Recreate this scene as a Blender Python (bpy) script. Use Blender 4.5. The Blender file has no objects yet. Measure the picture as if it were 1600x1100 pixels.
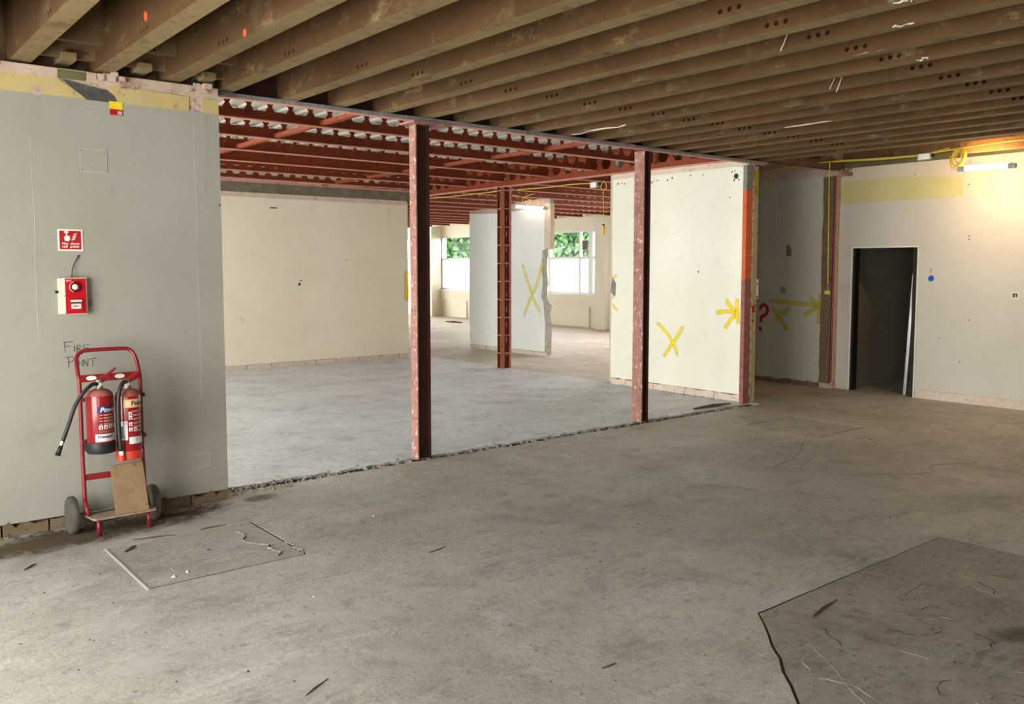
import bpy, bmesh, math, random
from mathutils import Vector, Matrix
from mathutils.geometry import tessellate_polygon
random.seed(7)
S = bpy.context.scene
COL = S.collection
PI = math.pi

# ------------------------------------------------------------------ camera
PITCH, HEAD = math.radians(4.3955), math.radians(50.8196)   # heading measured from +x
cam = bpy.data.cameras.new('camera'); camo = bpy.data.objects.new('camera', cam); COL.objects.link(camo)
cam.sensor_fit = 'HORIZONTAL'; cam.sensor_width = 36.0; cam.lens = 1353.0 * 36.0 / 1600.0
cam.shift_y = -29.0 / 1600.0; cam.clip_start = 0.05; cam.clip_end = 300
camo.location = (0, 0, 1.65)
camo.rotation_euler = (PI / 2 - PITCH, 0, HEAD - PI / 2)
S.camera = camo

# ------------------------------------------------------------------ sky and exposure
w = bpy.data.worlds.new('overcast_sky'); S.world = w; w.use_nodes = True
bg = w.node_tree.nodes['Background']
bg.inputs['Color'].default_value = (1.0, 0.965, 0.985, 1); bg.inputs['Strength'].default_value = 20.0
vs = S.view_settings
vs.view_transform = 'Standard'; vs.look = 'None'; vs.gamma = 1.0; vs.exposure = 0.0; vs.use_curve_mapping = False
S.cycles.max_bounces = 8; S.cycles.diffuse_bounces = 6; S.cycles.glossy_bounces = 4
S.cycles.transmission_bounces = 6; S.cycles.transparent_max_bounces = 12
S.cycles.sample_clamp_indirect = 8.0

def portal(loc, rot, sx, sy):
    l = bpy.data.lights.new('window_portal', 'AREA'); l.shape = 'RECTANGLE'; l.size = sx; l.size_y = sy
    l.cycles.is_portal = True
    o = bpy.data.objects.new('window_portal', l); o.location = loc; o.rotation_euler = rot; COL.objects.link(o)

WX = -1.7          # window wall on the left of both rooms
FRONT_WIN = [(-3.0, -0.6), (1.6, 4.9)]
BACK_WIN = [(6.9, 9.9), (10.2, 13.2)]
for a, b in FRONT_WIN + BACK_WIN:
    portal((WX - 0.05, (a + b) / 2, 1.45), (0, -PI / 2, 0), 2.7, b - a)
portal((16.62, 18.4, 1.75), (0, PI / 2, 0), 1.9, 3.9)
portal((9.0, 29.1, 1.6), (-PI / 2, 0, 0), 13.0, 2.4)
portal((16.62, 22.5, 1.75), (0, PI / 2, 0), 1.9, 3.5)

# ------------------------------------------------------------------ helpers: materials
def lin(h):
    if isinstance(h, str):
        c = [int(h[i:i + 2], 16) / 255 for i in (0, 2, 4)]
    else:
        c = [v / 255 for v in h]
    return tuple((v / 12.92 if v <= 0.04045 else ((v + 0.055) / 1.055) ** 2.4) for v in c) + (1,)

class NT:
    def __init__(s, name):
        s.m = bpy.data.materials.new(name); s.m.use_nodes = True
        s.t = s.m.node_tree; s.n = s.t.nodes; s.b = s.n['Principled BSDF']; s.out = s.n['Material Output']
        s.tc = s.n.new('ShaderNodeTexCoord')
    def link(s, a, b): s.t.links.new(a, b)
    def mapping(s, scale=(1, 1, 1), rot=(0, 0, 0), loc=(0, 0, 0), src='Object'):
        m = s.n.new('ShaderNodeMapping'); m.inputs['Scale'].default_value = scale
        m.inputs['Rotation'].default_value = rot; m.inputs['Location'].default_value = loc
        if src == 'World':
            g = s.n.new('ShaderNodeNewGeometry'); s.link(g.outputs['Position'], m.inputs['Vector'])
        else:
            s.link(s.tc.outputs[src], m.inputs['Vector'])
        return m.outputs[0]
    def noise(s, vec, scale, detail=6, rough=0.6, dist=0.0):
        k = s.n.new('ShaderNodeTexNoise'); k.inputs['Scale'].default_value = scale
        k.inputs['Detail'].default_value = detail; k.inputs['Roughness'].default_value = rough
        k.inputs['Distortion'].default_value = dist
        s.link(vec, k.inputs['Vector']); return k.outputs['Fac']
    def voro(s, vec, scale, out='Distance'):
        k = s.n.new('ShaderNodeTexVoronoi'); k.inputs['Scale'].default_value = scale
        s.link(vec, k.inputs['Vector']); return k.outputs[out]
    def ramp(s, fac, stops):
        r = s.n.new('ShaderNodeValToRGB'); e = r.color_ramp.elements
        while len(e) < len(stops): e.new(0.5)
        for i, (p, c) in enumerate(stops):
            e[i].position = p; e[i].color = c if len(c) == 4 else (*c, 1)
        s.link(fac, r.inputs['Fac']); return r.outputs['Color']
    def mask(s, fac, a, b, inv=False):
        m = s.n.new('ShaderNodeMapRange'); m.interpolation_type = 'SMOOTHSTEP'
        m.inputs['From Min'].default_value = a; m.inputs['From Max'].default_value = b
        if inv: m.inputs['To Min'].default_value = 1; m.inputs['To Max'].default_value = 0
        s.link(fac, m.inputs['Value']); return m.outputs['Result']
    def mix(s, fac, a, b, mode='MIX'):
        m = s.n.new('ShaderNodeMix'); m.data_type = 'RGBA'; m.blend_type = mode
        for v, i in ((fac, 0), (a, 6), (b, 7)):
            if hasattr(v, 'links') or hasattr(v, 'is_linked'): s.link(v, m.inputs[i])
            else: m.inputs[i].default_value = v
        return m.outputs[2]
    def math(s, op, a, b=0.0):
        m = s.n.new('ShaderNodeMath'); m.operation = op
        for v, i in ((a, 0), (b, 1)):
            if hasattr(v, 'is_linked'): s.link(v, m.inputs[i])
            else: m.inputs[i].default_value = v
        return m.outputs[0]
    def bump(s, h, strength=0.3, dist=0.01):
        b = s.n.new('ShaderNodeBump'); b.inputs['Strength'].default_value = strength
        b.inputs['Distance'].default_value = dist; s.link(h, b.inputs['Height'])
        s.link(b.outputs['Normal'], s.b.inputs['Normal'])
    def fin(s, col, rough=0.8, metal=0.0, spec=0.3):
        if hasattr(col, 'is_linked'): s.link(col, s.b.inputs['Base Color'])
        else: s.b.inputs['Base Color'].default_value = col
        if hasattr(rough, 'is_linked'): s.link(rough, s.b.inputs['Roughness'])
        else: s.b.inputs['Roughness'].default_value = rough
        s.b.inputs['Metallic'].default_value = metal
        s.b.inputs['Specular IOR Level'].default_value = spec
        return s.m

def mottled(name, c1, c2, scale=3.0, rough=0.8, bump=0.15, fine=40.0, metal=0.0, spec=0.3, c3=None, src='World', amt3=(0.58, 0.66)):
    k = NT(name); v = k.mapping(src=src)
    c = k.ramp(k.noise(v, scale, 7, 0.65), [(0.3, lin(c1)), (0.7, lin(c2))])
    if c3: c = k.mix(k.mask(k.noise(v, scale * 2.3, 5, 0.7, 0.5), *amt3), c, lin(c3))
    if bump: k.bump(k.noise(v, fine, 6, 0.7), bump, 0.006)
    return k.fin(c, rough, metal, spec)

def plain(name, c, rough=0.5, metal=0.0, spec=0.4):
    k = NT(name); v = k.mapping(src='Object')
    c1 = lin(c); c2 = tuple(x * 0.86 for x in c1[:3]) + (1,)
    return k.fin(k.ramp(k.noise(v, 25, 4), [(0.35, c1), (0.75, c2)]), rough, metal, spec)

def paint(name, c1, c2, dirt='6b6558', specks=True, streak=True, low=None, rough=0.7):
    k = NT(name); v = k.mapping(src='World')
    c = k.ramp(k.noise(v, 0.9, 6, 0.6), [(0.3, lin(c1)), (0.72, lin(c2))])
    c = k.mix(k.math('MULTIPLY', k.mask(k.noise(v, 5.5, 8, 0.72), 0.57, 0.75), 0.35), c, lin(dirt))
    if streak:
        v2 = k.mapping(scale=(6, 6, 0.35), src='World')
        c = k.mix(k.math('MULTIPLY', k.mask(k.noise(v2, 1.6, 5, 0.6), 0.6, 0.8), 0.22), c, lin(dirt))
    if specks:
        d = k.voro(v, 2.6); c = k.mix(k.mask(d, 0.018, 0.03, True), c, lin('3a3026'))
        d2 = k.voro(k.mapping(loc=(3.1, 1.7, 0.4), src='World'), 5.5); c = k.mix(k.math('MULTIPLY', k.mask(d2, 0.02, 0.05, True), 0.5), c, lin('6a6052'))
    k.bump(k.noise(v, 60, 4), 0.06, 0.004)
    return k.fin(c, rough, 0, 0.25)

def floor_mat(name, c1, c2, c3, rough=(0.42, 0.75), streakrot=0.6, smudge='d8d6cf', smudge_amt=0.6, dirt='4f463a', dirt_amt=0.5):
    k = NT(name); v = k.mapping(src='World')
    c = k.ramp(k.noise(v, 0.6, 8, 0.66), [(0.3, lin(c1)), (0.5, lin(c2)), (0.7, lin(c3))])
    # blotches, trowel arcs, scuffs and crumbs at falling sizes
    c = k.mix(k.math('MULTIPLY', k.mask(k.noise(v, 2.6, 9, 0.74, 0.4), 0.48, 0.68), dirt_amt * 0.8), c, lin(dirt))
    st = k.noise(k.mapping(scale=(1.0, 2.2, 1), rot=(0, 0, streakrot), src='World'), 1.9, 10, 0.78, 0.8)
    c = k.mix(k.math('MULTIPLY', k.mask(st, 0.5, 0.72), smudge_amt), c, lin(smudge))
    w = k.n.new('ShaderNodeTexWave'); w.wave_type = 'RINGS'; w.inputs['Scale'].default_value = 5.5; w.inputs['Distortion'].default_value = 14
    w.inputs['Detail'].default_value = 5; w.inputs['Detail Scale'].default_value = 0.8; w.inputs['Detail Roughness'].default_value = 0.7
    k.link(k.mapping(scale=(0.7, 1.0, 1), loc=(1.3, -2.0, 0), src='World'), w.inputs['Vector'])
    arcs = k.math('MULTIPLY', k.mask(w.outputs['Fac'], 0.55, 0.95), k.mask(k.noise(v, 1.1, 5, 0.6), 0.45, 0.65))
    c = k.mix(k.math('MULTIPLY', arcs, 0.28), c, lin(smudge))
    fine = k.noise(v, 14, 9, 0.8)
    c = k.mix(k.math('MULTIPLY', k.mask(fine, 0.5, 0.68), dirt_amt), c, lin(dirt))
    c = k.mix(k.math('MULTIPLY', k.mask(k.noise(k.mapping(loc=(7, 3, 0), src='World'), 22, 7, 0.78), 0.55, 0.7), smudge_amt * 0.7), c, lin(smudge))
    sc = k.noise(k.mapping(scale=(2.0, 26.0, 1), rot=(0, 0, streakrot + 0.5), src='World'), 1.6, 5, 0.6, 0.3)
    c = k.mix(k.math('MULTIPLY', k.mask(sc, 0.62, 0.72), 0.35), c, lin(dirt))
    sc2 = k.noise(k.mapping(scale=(24.0, 1.6, 1), rot=(0, 0, streakrot - 0.2), src='World'), 1.5, 5, 0.6, 0.3)
    c = k.mix(k.math('MULTIPLY', k.mask(sc2, 0.62, 0.74), 0.35), c, lin(smudge))
    sp = k.voro(v, 8.0); c = k.mix(k.math('MULTIPLY', k.mask(sp, 0.03, 0.07, True), 0.8), c, lin('352e25'))
    grit = k.noise(v, 110, 3, 0.8); c = k.mix(k.math('MULTIPLY', k.mask(grit, 0.55, 0.75), 0.4), c, lin(dirt))
    h = k.math('ADD', k.math('MULTIPLY', k.noise(v, 34, 8, 0.78), 0.7), k.math('MULTIPLY', k.noise(v, 5, 8, 0.74), 1.0))
    k.bump(h, 0.5, 0.016)
    r = k.n.new('ShaderNodeMapRange'); k.link(k.noise(v, 2.2, 5, 0.6), r.inputs['Value'])
    r.inputs['From Min'].default_value = 0.3; r.inputs['From Max'].default_value = 0.7
    r.inputs['To Min'].default_value = rough[0]; r.inputs['To Max'].default_value = rough[1]
    return k.fin(c, r.outputs['Result'], 0, 0.35)

M = {}
M['floor'] = floor_mat('dusty_concrete', '948d83', 'a8a297', 'bab4aa', smudge='ccc8c0', smudge_amt=0.5, dirt='6a6156', dirt_amt=0.55)
M['floor_back'] = floor_mat('bare_grey_screed', 'aeb0b2', 'c2c4c6', 'd2d4d6', rough=(0.36, 0.62), streakrot=0.1, smudge='e2e4e6', smudge_amt=0.6, dirt='7a7974', dirt_amt=0.6)
M['floor_far'] = floor_mat('tan_screed', 'a0917f', 'b3a797', 'c4bcae', rough=(0.45, 0.7), dirt='6e6050', dirt_amt=0.35)
M['patch'] = floor_mat('stained_screed', '7d7468', '8f867a', '9d948a', smudge='b5ada0', smudge_amt=0.4, dirt='54493c', dirt_amt=0.75)
M['cover'] = floor_mat('cover_concrete', '8d877d', 'a09a90', 'aea89e', smudge_amt=0.3, dirt_amt=0.45)
M['gap'] = mottled('dirt_filled_joint', '1c1813', '352d25', 20)
M['wall_grey'] = paint('grey_paint', '8f897e', '9a9489', dirt='736c5f')
M['rim'] = mottled('paint_ridge', 'b4aea2', 'bfb9ad', 8, 0.7, 0.0)
M['wall_white'] = paint('white_paint', 'd8d2c2', 'e2ddd0', dirt='9d9382')
M['wall_white_d'] = paint('cream_paint', 'd9cfbc', 'e3dac8', dirt='b0a28c')
M['wall_stub'] = paint('pale_blue_paint', 'cfd1cf', 'dcdcd8', dirt='a9a69c')
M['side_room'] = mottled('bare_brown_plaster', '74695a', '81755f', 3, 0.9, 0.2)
M['wall_hall'] = paint('grey_hall_paint', 'aaa594', 'b4af9e', dirt='857e6c')
M['wall_c'] = paint('cream_grey_paint', 'bab3a6', 'c4bdb0', dirt='968d7e')
M['plaster'] = mottled('pink_plaster', 'a88f7c', 'bda594', 6, 0.9, 0.3, 50, c3='8a7462')
M['plaster_light'] = mottled('pale_plaster', 'c0ab98', 'd2c1b0', 6, 0.9, 0.3, 50, c3='a48d78')
M['plaster_c'] = mottled('pale_plaster_smooth', 'c2b29c', 'cdbda8', 3, 0.9, 0.15, 50)
M['yellow_band'] = mottled('old_yellow_paint', 'aa9562', 'b9a36e', 3, 0.75, 0.1, 60, c3='947e50')
M['yellow_band_c'] = mottled('faded_yellow_paint', 'bcb078', 'c6ba86', 3, 0.75, 0.1, 60)
M['block'] = mottled('broken_block', '8f8172', 'b5a493', 14, 0.95, 0.6, 40, c3='6a5c4d')
M['block_pink'] = mottled('plastered_block', 'c2ad9d', 'd4c2b4', 12, 0.95, 0.5, 40, c3='96836f')
M['block_brown'] = mottled('dirty_block', '5f4d3a', '7a654e', 12, 0.95, 0.6, 40, c3='3c2f22')
M['grey_block'] = mottled('grey_blockwork', '6d6a66', '8b8884', 14, 0.95, 0.7, 40, c3='4b4844')
M['block_light'] = mottled('pale_broken_block', '8e8a82', 'b0aba2', 14, 0.95, 0.7, 40, c3='6a655d')
M['dark_rough'] = mottled('dark_broken_block', '3d3a36', '5a5650', 25, 0.95, 0.9, 50, c3='24211d')
M['concrete_dark'] = mottled('weathered_concrete', '5f584c', '7a7264', 7, 0.9, 0.5, 40, c3='4a4439')
M['deck'] = mottled('white_roof_board', 'aaa69b', 'bcb8ad', 5, 0.85, 0.1)
M['deck_dark'] = mottled('dark_deck', '453929', '5a4b36', 4, 0.9, 0.2)
M['far_wall'] = paint('far_cream_paint', 'dcd3bf', 'e6decb', dirt='b9ac95')
M['black_rubber'] = plain('black_rubber', '1b1b1a', 0.55)
M['hose'] = plain('hose_rubber', '20201e', 0.5)
M['tyre'] = mottled('dusty_tyre', '45413b', '5a554d', 20, 0.9, 0.2)
M['trolley_red'] = mottled('red_tube_enamel', '74121a', '85191f', 12, 0.38, 0.0, c3='5f1618', spec=0.5)
M['ext_red'] = mottled('red_cylinder_enamel', '7c1518', '88191c', 6, 0.22, 0.0, spec=0.5)
M['ext_red_b'] = mottled('bright_red_enamel', '8a0f12', '951316', 6, 0.22, 0.0, spec=0.5)
M['ext_dust'] = mottled('dust_on_red', '8a5a4c', '97483f', 30, 0.8, 0.1)
M['orange_base'] = plain('orange_red_plastic', 'c2361f', 0.5)
M['brass'] = plain('dusty_metal', '8d8272', 0.45, 0.6)
M['steel'] = plain('galvanised_steel', 'c4c6c8', 0.28, 0.9)
M['white'] = plain('white_plastic', 'e6e0d0', 0.5)
M['offwhite'] = plain('aged_white_plastic', 'd6cfb8', 0.5)
M['sign_red'] = plain('sign_red', 'a81820', 0.4)
M['call_red'] = plain('call_point_red', 'b3101c', 0.3)
M['dark_red'] = plain('dark_red_plastic', '5c0a10', 0.35)
M['black'] = plain('black_plastic', '15130f', 0.5)
M['navy'] = plain('navy_print', '1c2c62', 0.35)
M['cream'] = plain('cream_print', 'd8b88c', 0.4)
M['foam_text'] = plain('brown_print', '5c2c1c', 0.5)
M['pale_print'] = plain('pale_print', 'c9a59c', 0.4)
M['white_print'] = plain('white_print', 'd8d2cc', 0.4)
M['ink'] = plain('black_marker', '2c2a26', 0.6)
M['ply'] = mottled('brown_board', '806648', '907556', 14, 0.8, 0.1, c3='785d3f')
M['plate_rust'] = mottled('scuffed_plate', '7d6a5c', '95806e', 18, 0.7, 0.1, c3='5e4638')
M['box_grey'] = plain('grey_box_plastic', 'a9a8a4', 0.5)
M['cable'] = plain('yellow_cable', 'd2b23a', 0.5)
M['yellow_conn'] = plain('yellow_plastic', 'e3c52c', 0.45)
M['grey_conn'] = plain('grey_plastic', '6c6c68', 0.5)
M['timber'] = mottled('rough_timber', '8f5f36', 'a8743f', 6, 0.85, 0.3, c3='6e4526')
M['dark_timber'] = mottled('dark_timber', '5b4630', '74593c', 6, 0.9, 0.3, c3='3c2d1d')
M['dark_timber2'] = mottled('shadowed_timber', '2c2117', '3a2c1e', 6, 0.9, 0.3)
M['olive'] = mottled('olive_plate', '5a5436', '6b6442', 8, 0.9, 0.2)
M['red_primer'] = mottled('red_oxide_steel', '652509', '762e0c', 5, 0.65, 0.1, c3='4d1a05')
M['pink_lit_steel'] = mottled('dusty_bounce_lit_steel', 'b87a6a', 'cc9080', 7, 0.6, 0.1, c3='a05a44')  # dusty pink, lightened to carry floor bounce light on the bottom flanges
M['girder_red'] = mottled('girder_red_steel', '743216', '863c1e', 5, 0.65, 0.1, c3='5a220c')
M['column_brown'] = mottled('rusty_brown_steel', '6b3a24', '80482e', 8, 0.7, 0.2, c3='4b2a1c')
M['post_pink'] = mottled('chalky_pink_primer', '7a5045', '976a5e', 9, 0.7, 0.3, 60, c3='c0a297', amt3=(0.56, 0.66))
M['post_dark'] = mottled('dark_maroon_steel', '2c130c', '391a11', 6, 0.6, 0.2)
M['post_orange'] = mottled('orange_primer', 'b4532c', 'c96238', 12, 0.7, 0.3, c3='7e3b24')
M['post_maroon'] = mottled('maroon_primer', '7d4a45', '94605a', 14, 0.75, 0.3, c3='643430')
M['post_grey'] = mottled('mortar_covered_steel', '6c675f', '8a847b', 20, 0.9, 0.6, c3='3e3a35')
M['yellow_green'] = mottled('mustard_paint', '8c801f', '9d9130', 8, 0.8, 0.2, c3='6f6520')
M['post_paint'] = mottled('khaki_paint', '9c9070', 'ac9f7e', 8, 0.8, 0.2, c3='7a6d4e')
M['frame'] = plain('white_window_frame', 'dcdcd6', 0.45)
M['stone'] = mottled('rubble_stone', '6f685f', '948c81', 15, 0.95, 0.4, c3='454039')
M['crust'] = mottled('screed_ridge', '8a8174', 'a1988b', 15, 0.95, 0.3)
M['splinter'] = mottled('wood_splinter', '4a3c2e', '6a5844', 20, 0.9, 0.2)
M['bark'] = mottled('bark', '4a3d2f', '66563f', 10, 0.95, 0.3)
M['leaf'] = mottled('green_leaves', '33472e', '4f6b44', 1.2, 0.9, 0.0, spec=0.05, c3='6f8450')
M['grass'] = mottled('grass', '2c3822', '3a472a', 0.7, 0.95, 0.0)
M['red_pipe'] = plain('red_cable_cover', '8f1c12', 0.5)
M['dark_board'] = plain('dark_board', '6a5a4c', 0.7)

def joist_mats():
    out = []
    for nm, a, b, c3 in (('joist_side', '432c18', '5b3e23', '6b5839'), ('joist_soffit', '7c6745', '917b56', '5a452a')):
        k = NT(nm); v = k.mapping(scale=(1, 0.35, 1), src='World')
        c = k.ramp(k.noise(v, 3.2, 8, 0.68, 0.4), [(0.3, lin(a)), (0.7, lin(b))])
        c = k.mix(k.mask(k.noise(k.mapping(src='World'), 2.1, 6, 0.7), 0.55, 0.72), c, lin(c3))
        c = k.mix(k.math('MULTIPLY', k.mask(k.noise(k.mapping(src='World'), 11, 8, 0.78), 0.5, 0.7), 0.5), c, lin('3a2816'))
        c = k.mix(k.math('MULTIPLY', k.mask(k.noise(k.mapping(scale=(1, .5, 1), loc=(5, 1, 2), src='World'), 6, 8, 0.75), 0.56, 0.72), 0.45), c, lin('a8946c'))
        vs_ = k.mapping(scale=(1, 1, 2.0), src='World')
        c = k.mix(k.math('MULTIPLY', k.mask(k.voro(vs_, 9.0), 0.05, 0.1, True), 0.75), c, lin('3c2a1a'))
        oi = k.n.new('ShaderNodeObjectInfo')
        c = k.mix(k.math('MULTIPLY', oi.outputs['Random'], 0.3), c, lin('4c3822'))
        k.bump(k.noise(k.mapping(src='World'), 35, 6, 0.7), 0.3, 0.006)
        out.append(k.fin(c, 0.88, 0, 0.2))
    return out
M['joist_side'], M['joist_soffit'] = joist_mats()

def glass_mat():
    k = NT('window_glass'); t = k.n.new('ShaderNodeBsdfTransparent'); g = k.n.new('ShaderNodeBsdfGlossy')
    g.inputs['Roughness'].default_value = 0.03; t.inputs['Color'].default_value = (0.92, 0.96, 0.94, 1)
    m = k.n.new('ShaderNodeMixShader'); m.inputs[0].default_value = 0.006
    k.link(t.outputs[0], m.inputs[1]); k.link(g.outputs[0], m.inputs[2]); k.link(m.outputs[0], k.out.inputs['Surface'])
    return k.m
M['glass'] = glass_mat()
def frost_mat():
    k = NT('frosted_film'); t = k.n.new('ShaderNodeBsdfTranslucent'); t.inputs['Color'].default_value = (0.85, 0.86, 0.86, 1)
    d = k.n.new('ShaderNodeBsdfDiffuse'); d.inputs['Color'].default_value = (0.8, 0.8, 0.8, 1)
    m = k.n.new('ShaderNodeMixShader'); m.inputs[0].default_value = 0.25
    k.link(t.outputs[0], m.inputs[1]); k.link(d.outputs[0], m.inputs[2]); k.link(m.outputs[0], k.out.inputs['Surface'])
    return k.m
M['frost'] = frost_mat()
def emit(name, c, st):
    k = NT(name); e = k.n.new('ShaderNodeEmission'); e.inputs['Color'].default_value = c; e.inputs['Strength'].default_value = st
    k.link(e.outputs[0], k.out.inputs['Surface']); return k.m
M['tube_warm'] = emit('lit_tube_warm', (1.0, 0.70, 0.38, 1), 270)
M['tube_white'] = emit('lit_tube_white', (1.0, 0.88, 0.68, 1), 11)

def spray(name, c, dens=1.0):
    k = NT(name); uv = k.n.new('ShaderNodeUVMap')
    sx = k.n.new('ShaderNodeSeparateXYZ'); k.link(uv.outputs[0], sx.inputs[0])
    v = k.math('ABSOLUTE', k.math('SUBTRACT', sx.outputs[1], 0.5))
    u = k.math('ABSOLUTE', k.math('SUBTRACT', sx.outputs[0], 0.5))
    a = k.math('MULTIPLY', k.mask(v, 0.08, 0.5, True), k.mask(u, 0.36, 0.5, True))
    nz = k.noise(k.mapping(src='World'), 90, 4, 0.7)
    a = k.math('MULTIPLY', a, k.math('MULTIPLY', k.mask(nz, 0.0, 0.5), dens))
    k.link(a, k.b.inputs['Alpha'])
    return k.fin(lin(c), 0.75, 0, 0.2)
M['spray_yellow'] = spray('yellow_spray', 'e6c828', 1.0)
M['spray_faint'] = spray('faint_yellow_spray', 'b9a834', 0.75)
M['spray_pale'] = spray('pale_yellow_spray', 'dccf62', 0.75)
M['spray_red'] = spray('red_spray', '9c1d18', 1.15)
M['spray_blue'] = None
M['spray_orange'] = None
def blotch(name, c, dens):
    k = NT(name); uv = k.n.new('ShaderNodeUVMap'); sx = k.n.new('ShaderNodeSeparateXYZ'); k.link(uv.outputs[0], sx.inputs[0])
    v = k.math('SUBTRACT', sx.outputs[1], 0.5); u = k.math('SUBTRACT', sx.outputs[0], 0.5)
    d = k.math('SQRT', k.math('ADD', k.math('MULTIPLY', u, u), k.math('MULTIPLY', v, v)))
    nz = k.noise(k.mapping(src='World'), 9, 8, 0.75, 0.6)
    a = k.mask(k.math('ADD', d, k.math('MULTIPLY', k.math('SUBTRACT', nz, 0.5), 0.9)), 0.12, 0.48, True)
    a = k.math('MULTIPLY', k.math('MULTIPLY', a, k.mask(d, 0.3, 0.5, True)), dens)
    k.link(a, k.b.inputs['Alpha']); return k.fin(lin(c), 0.8, 0, 0.2)
M['smear'] = blotch('pale_smear', 'cbc5ba', 0.4)
M['spray_orange'] = blotch('orange_spray', 'd2582f', 2.0)
M['spray_blue'] = blotch('blue_spray', '1257ae', 2.5)
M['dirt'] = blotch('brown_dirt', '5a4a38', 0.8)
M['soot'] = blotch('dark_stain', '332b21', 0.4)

# ------------------------------------------------------------------ helpers: meshes
class MB:
    def __init__(s): s.v = []; s.f = []; s.mi = []; s.uv = None
    def add(s, vs, fs, mi=0):
        o = len(s.v); s.v += [tuple(p) for p in vs]
        for f in fs: s.f.append([i + o for i in f]); s.mi.append(mi)
        return s
    def box(s, x0, x1, y0, y1, z0, z1, mi=0):
        return s.add([(x0, y0, z0), (x1, y0, z0), (x1, y1, z0), (x0, y1, z0), (x0, y0, z1), (x1, y0, z1), (x1, y1, z1), (x0, y1, z1)],
                     [(0, 3, 2, 1), (4, 5, 6, 7), (0, 1, 5, 4), (1, 2, 6, 5), (2, 3, 7, 6), (3, 0, 4, 7)], mi)
    def prism(s, poly, lo, hi, axis, mi=0):
        # poly: 2D points; axis 'x': (y,z), 'y': (x,z), 'z': (x,y)
        def P(p, h): return {'x': (h, p[0], p[1]), 'y': (p[0], h, p[1]), 'z': (p[0], p[1], h)}[axis]
        n = len(poly); tris = tessellate_polygon([[Vector((p[0], p[1], 0)) for p in poly]])
        vs = [P(p, lo) for p in poly] + [P(p, hi) for p in poly]
        fs = [tuple(t) for t in tris] + [tuple(i + n for i in reversed(t)) for t in tris]
        fs += [(i, (i + 1) % n, (i + 1) % n + n, i + n) for i in range(n)]
        return s.add(vs, fs, mi)
    def tube(s, pts, r, n=8, mi=0, cap=True):
        pts = [Vector(p) for p in pts]; rs = r if isinstance(r, (list, tuple)) else [r] * len(pts)
        rings = []; ref = None
        for i, p in enumerate(pts):
            a = pts[max(i - 1, 0)]; b = pts[min(i + 1, len(pts) - 1)]; t = (b - a).normalized()
            if ref is None: ref = Vector((0, 0, 1)) if abs(t.z) < 0.9 else Vector((1, 0, 0))
            u = (ref - t * ref.dot(t)).normalized(); ref = u; q = t.cross(u)
            rings.append([p + (u * math.cos(2 * PI * j / n) + q * math.sin(2 * PI * j / n)) * rs[i] for j in range(n)])
        vs = [v for R in rings for v in R]; fs = []
        for i in range(len(pts) - 1):
            for j in range(n):
                fs.append((i * n + j, i * n + (j + 1) % n, (i + 1) * n + (j + 1) % n, (i + 1) * n + j))
        if cap: fs += [tuple(reversed(range(n))), tuple(range((len(pts) - 1) * n, len(pts) * n))]
        return s.add(vs, fs, mi)
    def lathe(s, prof, c, n=24, axis='z', mi=0):
        vs = []; fs = []
        for r, h in prof:
            for j in range(n):
                a = 2 * PI * j / n; x, y = r * math.cos(a), r * math.sin(a)
                vs.append({'z': (c[0] + x, c[1] + y, c[2] + h), 'x': (c[0] + h, c[1] + x, c[2] + y), 'y': (c[0] + x, c[1] + h, c[2] + y)}[axis])
        for i in range(len(prof) - 1):
            for j in range(n): fs.append((i * n + j, i * n + (j + 1) % n, (i + 1) * n + (j + 1) % n, (i + 1) * n + j))
        fs += [tuple(reversed(range(n))), tuple(range((len(prof) - 1) * n, len(prof) * n))]
        return s.add(vs, fs, mi)
    def build(s, name, mat, parent=None, smooth=False, loc=None):
        me = bpy.data.meshes.new(name); vs = s.v
        if loc: vs = [(a - loc[0], b - loc[1], c - loc[2]) for a, b, c in vs]
        me.from_pydata(vs, [], s.f)
        for m in (mat if isinstance(mat, (list, tuple)) else [mat]): me.materials.append(m)
        me.polygons.foreach_set('material_index', s.mi)
        if s.uv is not None:
            l = me.uv_layers.new(name='UVMap')
            for lp in me.loops: l.data[lp.index].uv = s.uv[lp.vertex_index]
        bm = bmesh.new(); bm.from_mesh(me); bmesh.ops.recalc_face_normals(bm, faces=bm.faces); bm.to_mesh(me); bm.free()
        if smooth:
            me.polygons.foreach_set('use_smooth', [True] * len(me.polygons))
            if smooth == 'auto': me.set_sharp_from_angle(angle=math.radians(40))
        me.update()
        o = bpy.data.objects.new(name, me); COL.objects.link(o)
        if loc: o.location = loc
        if parent:
            o.parent = parent
            o.matrix_parent_inverse = Matrix.Translation(-Vector(wloc(parent)))
        return o
def wloc(o):
    v = Vector(o.location)
    if o.parent: v = Vector(o.location)   # children keep world coordinates through the parent inverse
    return v

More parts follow.
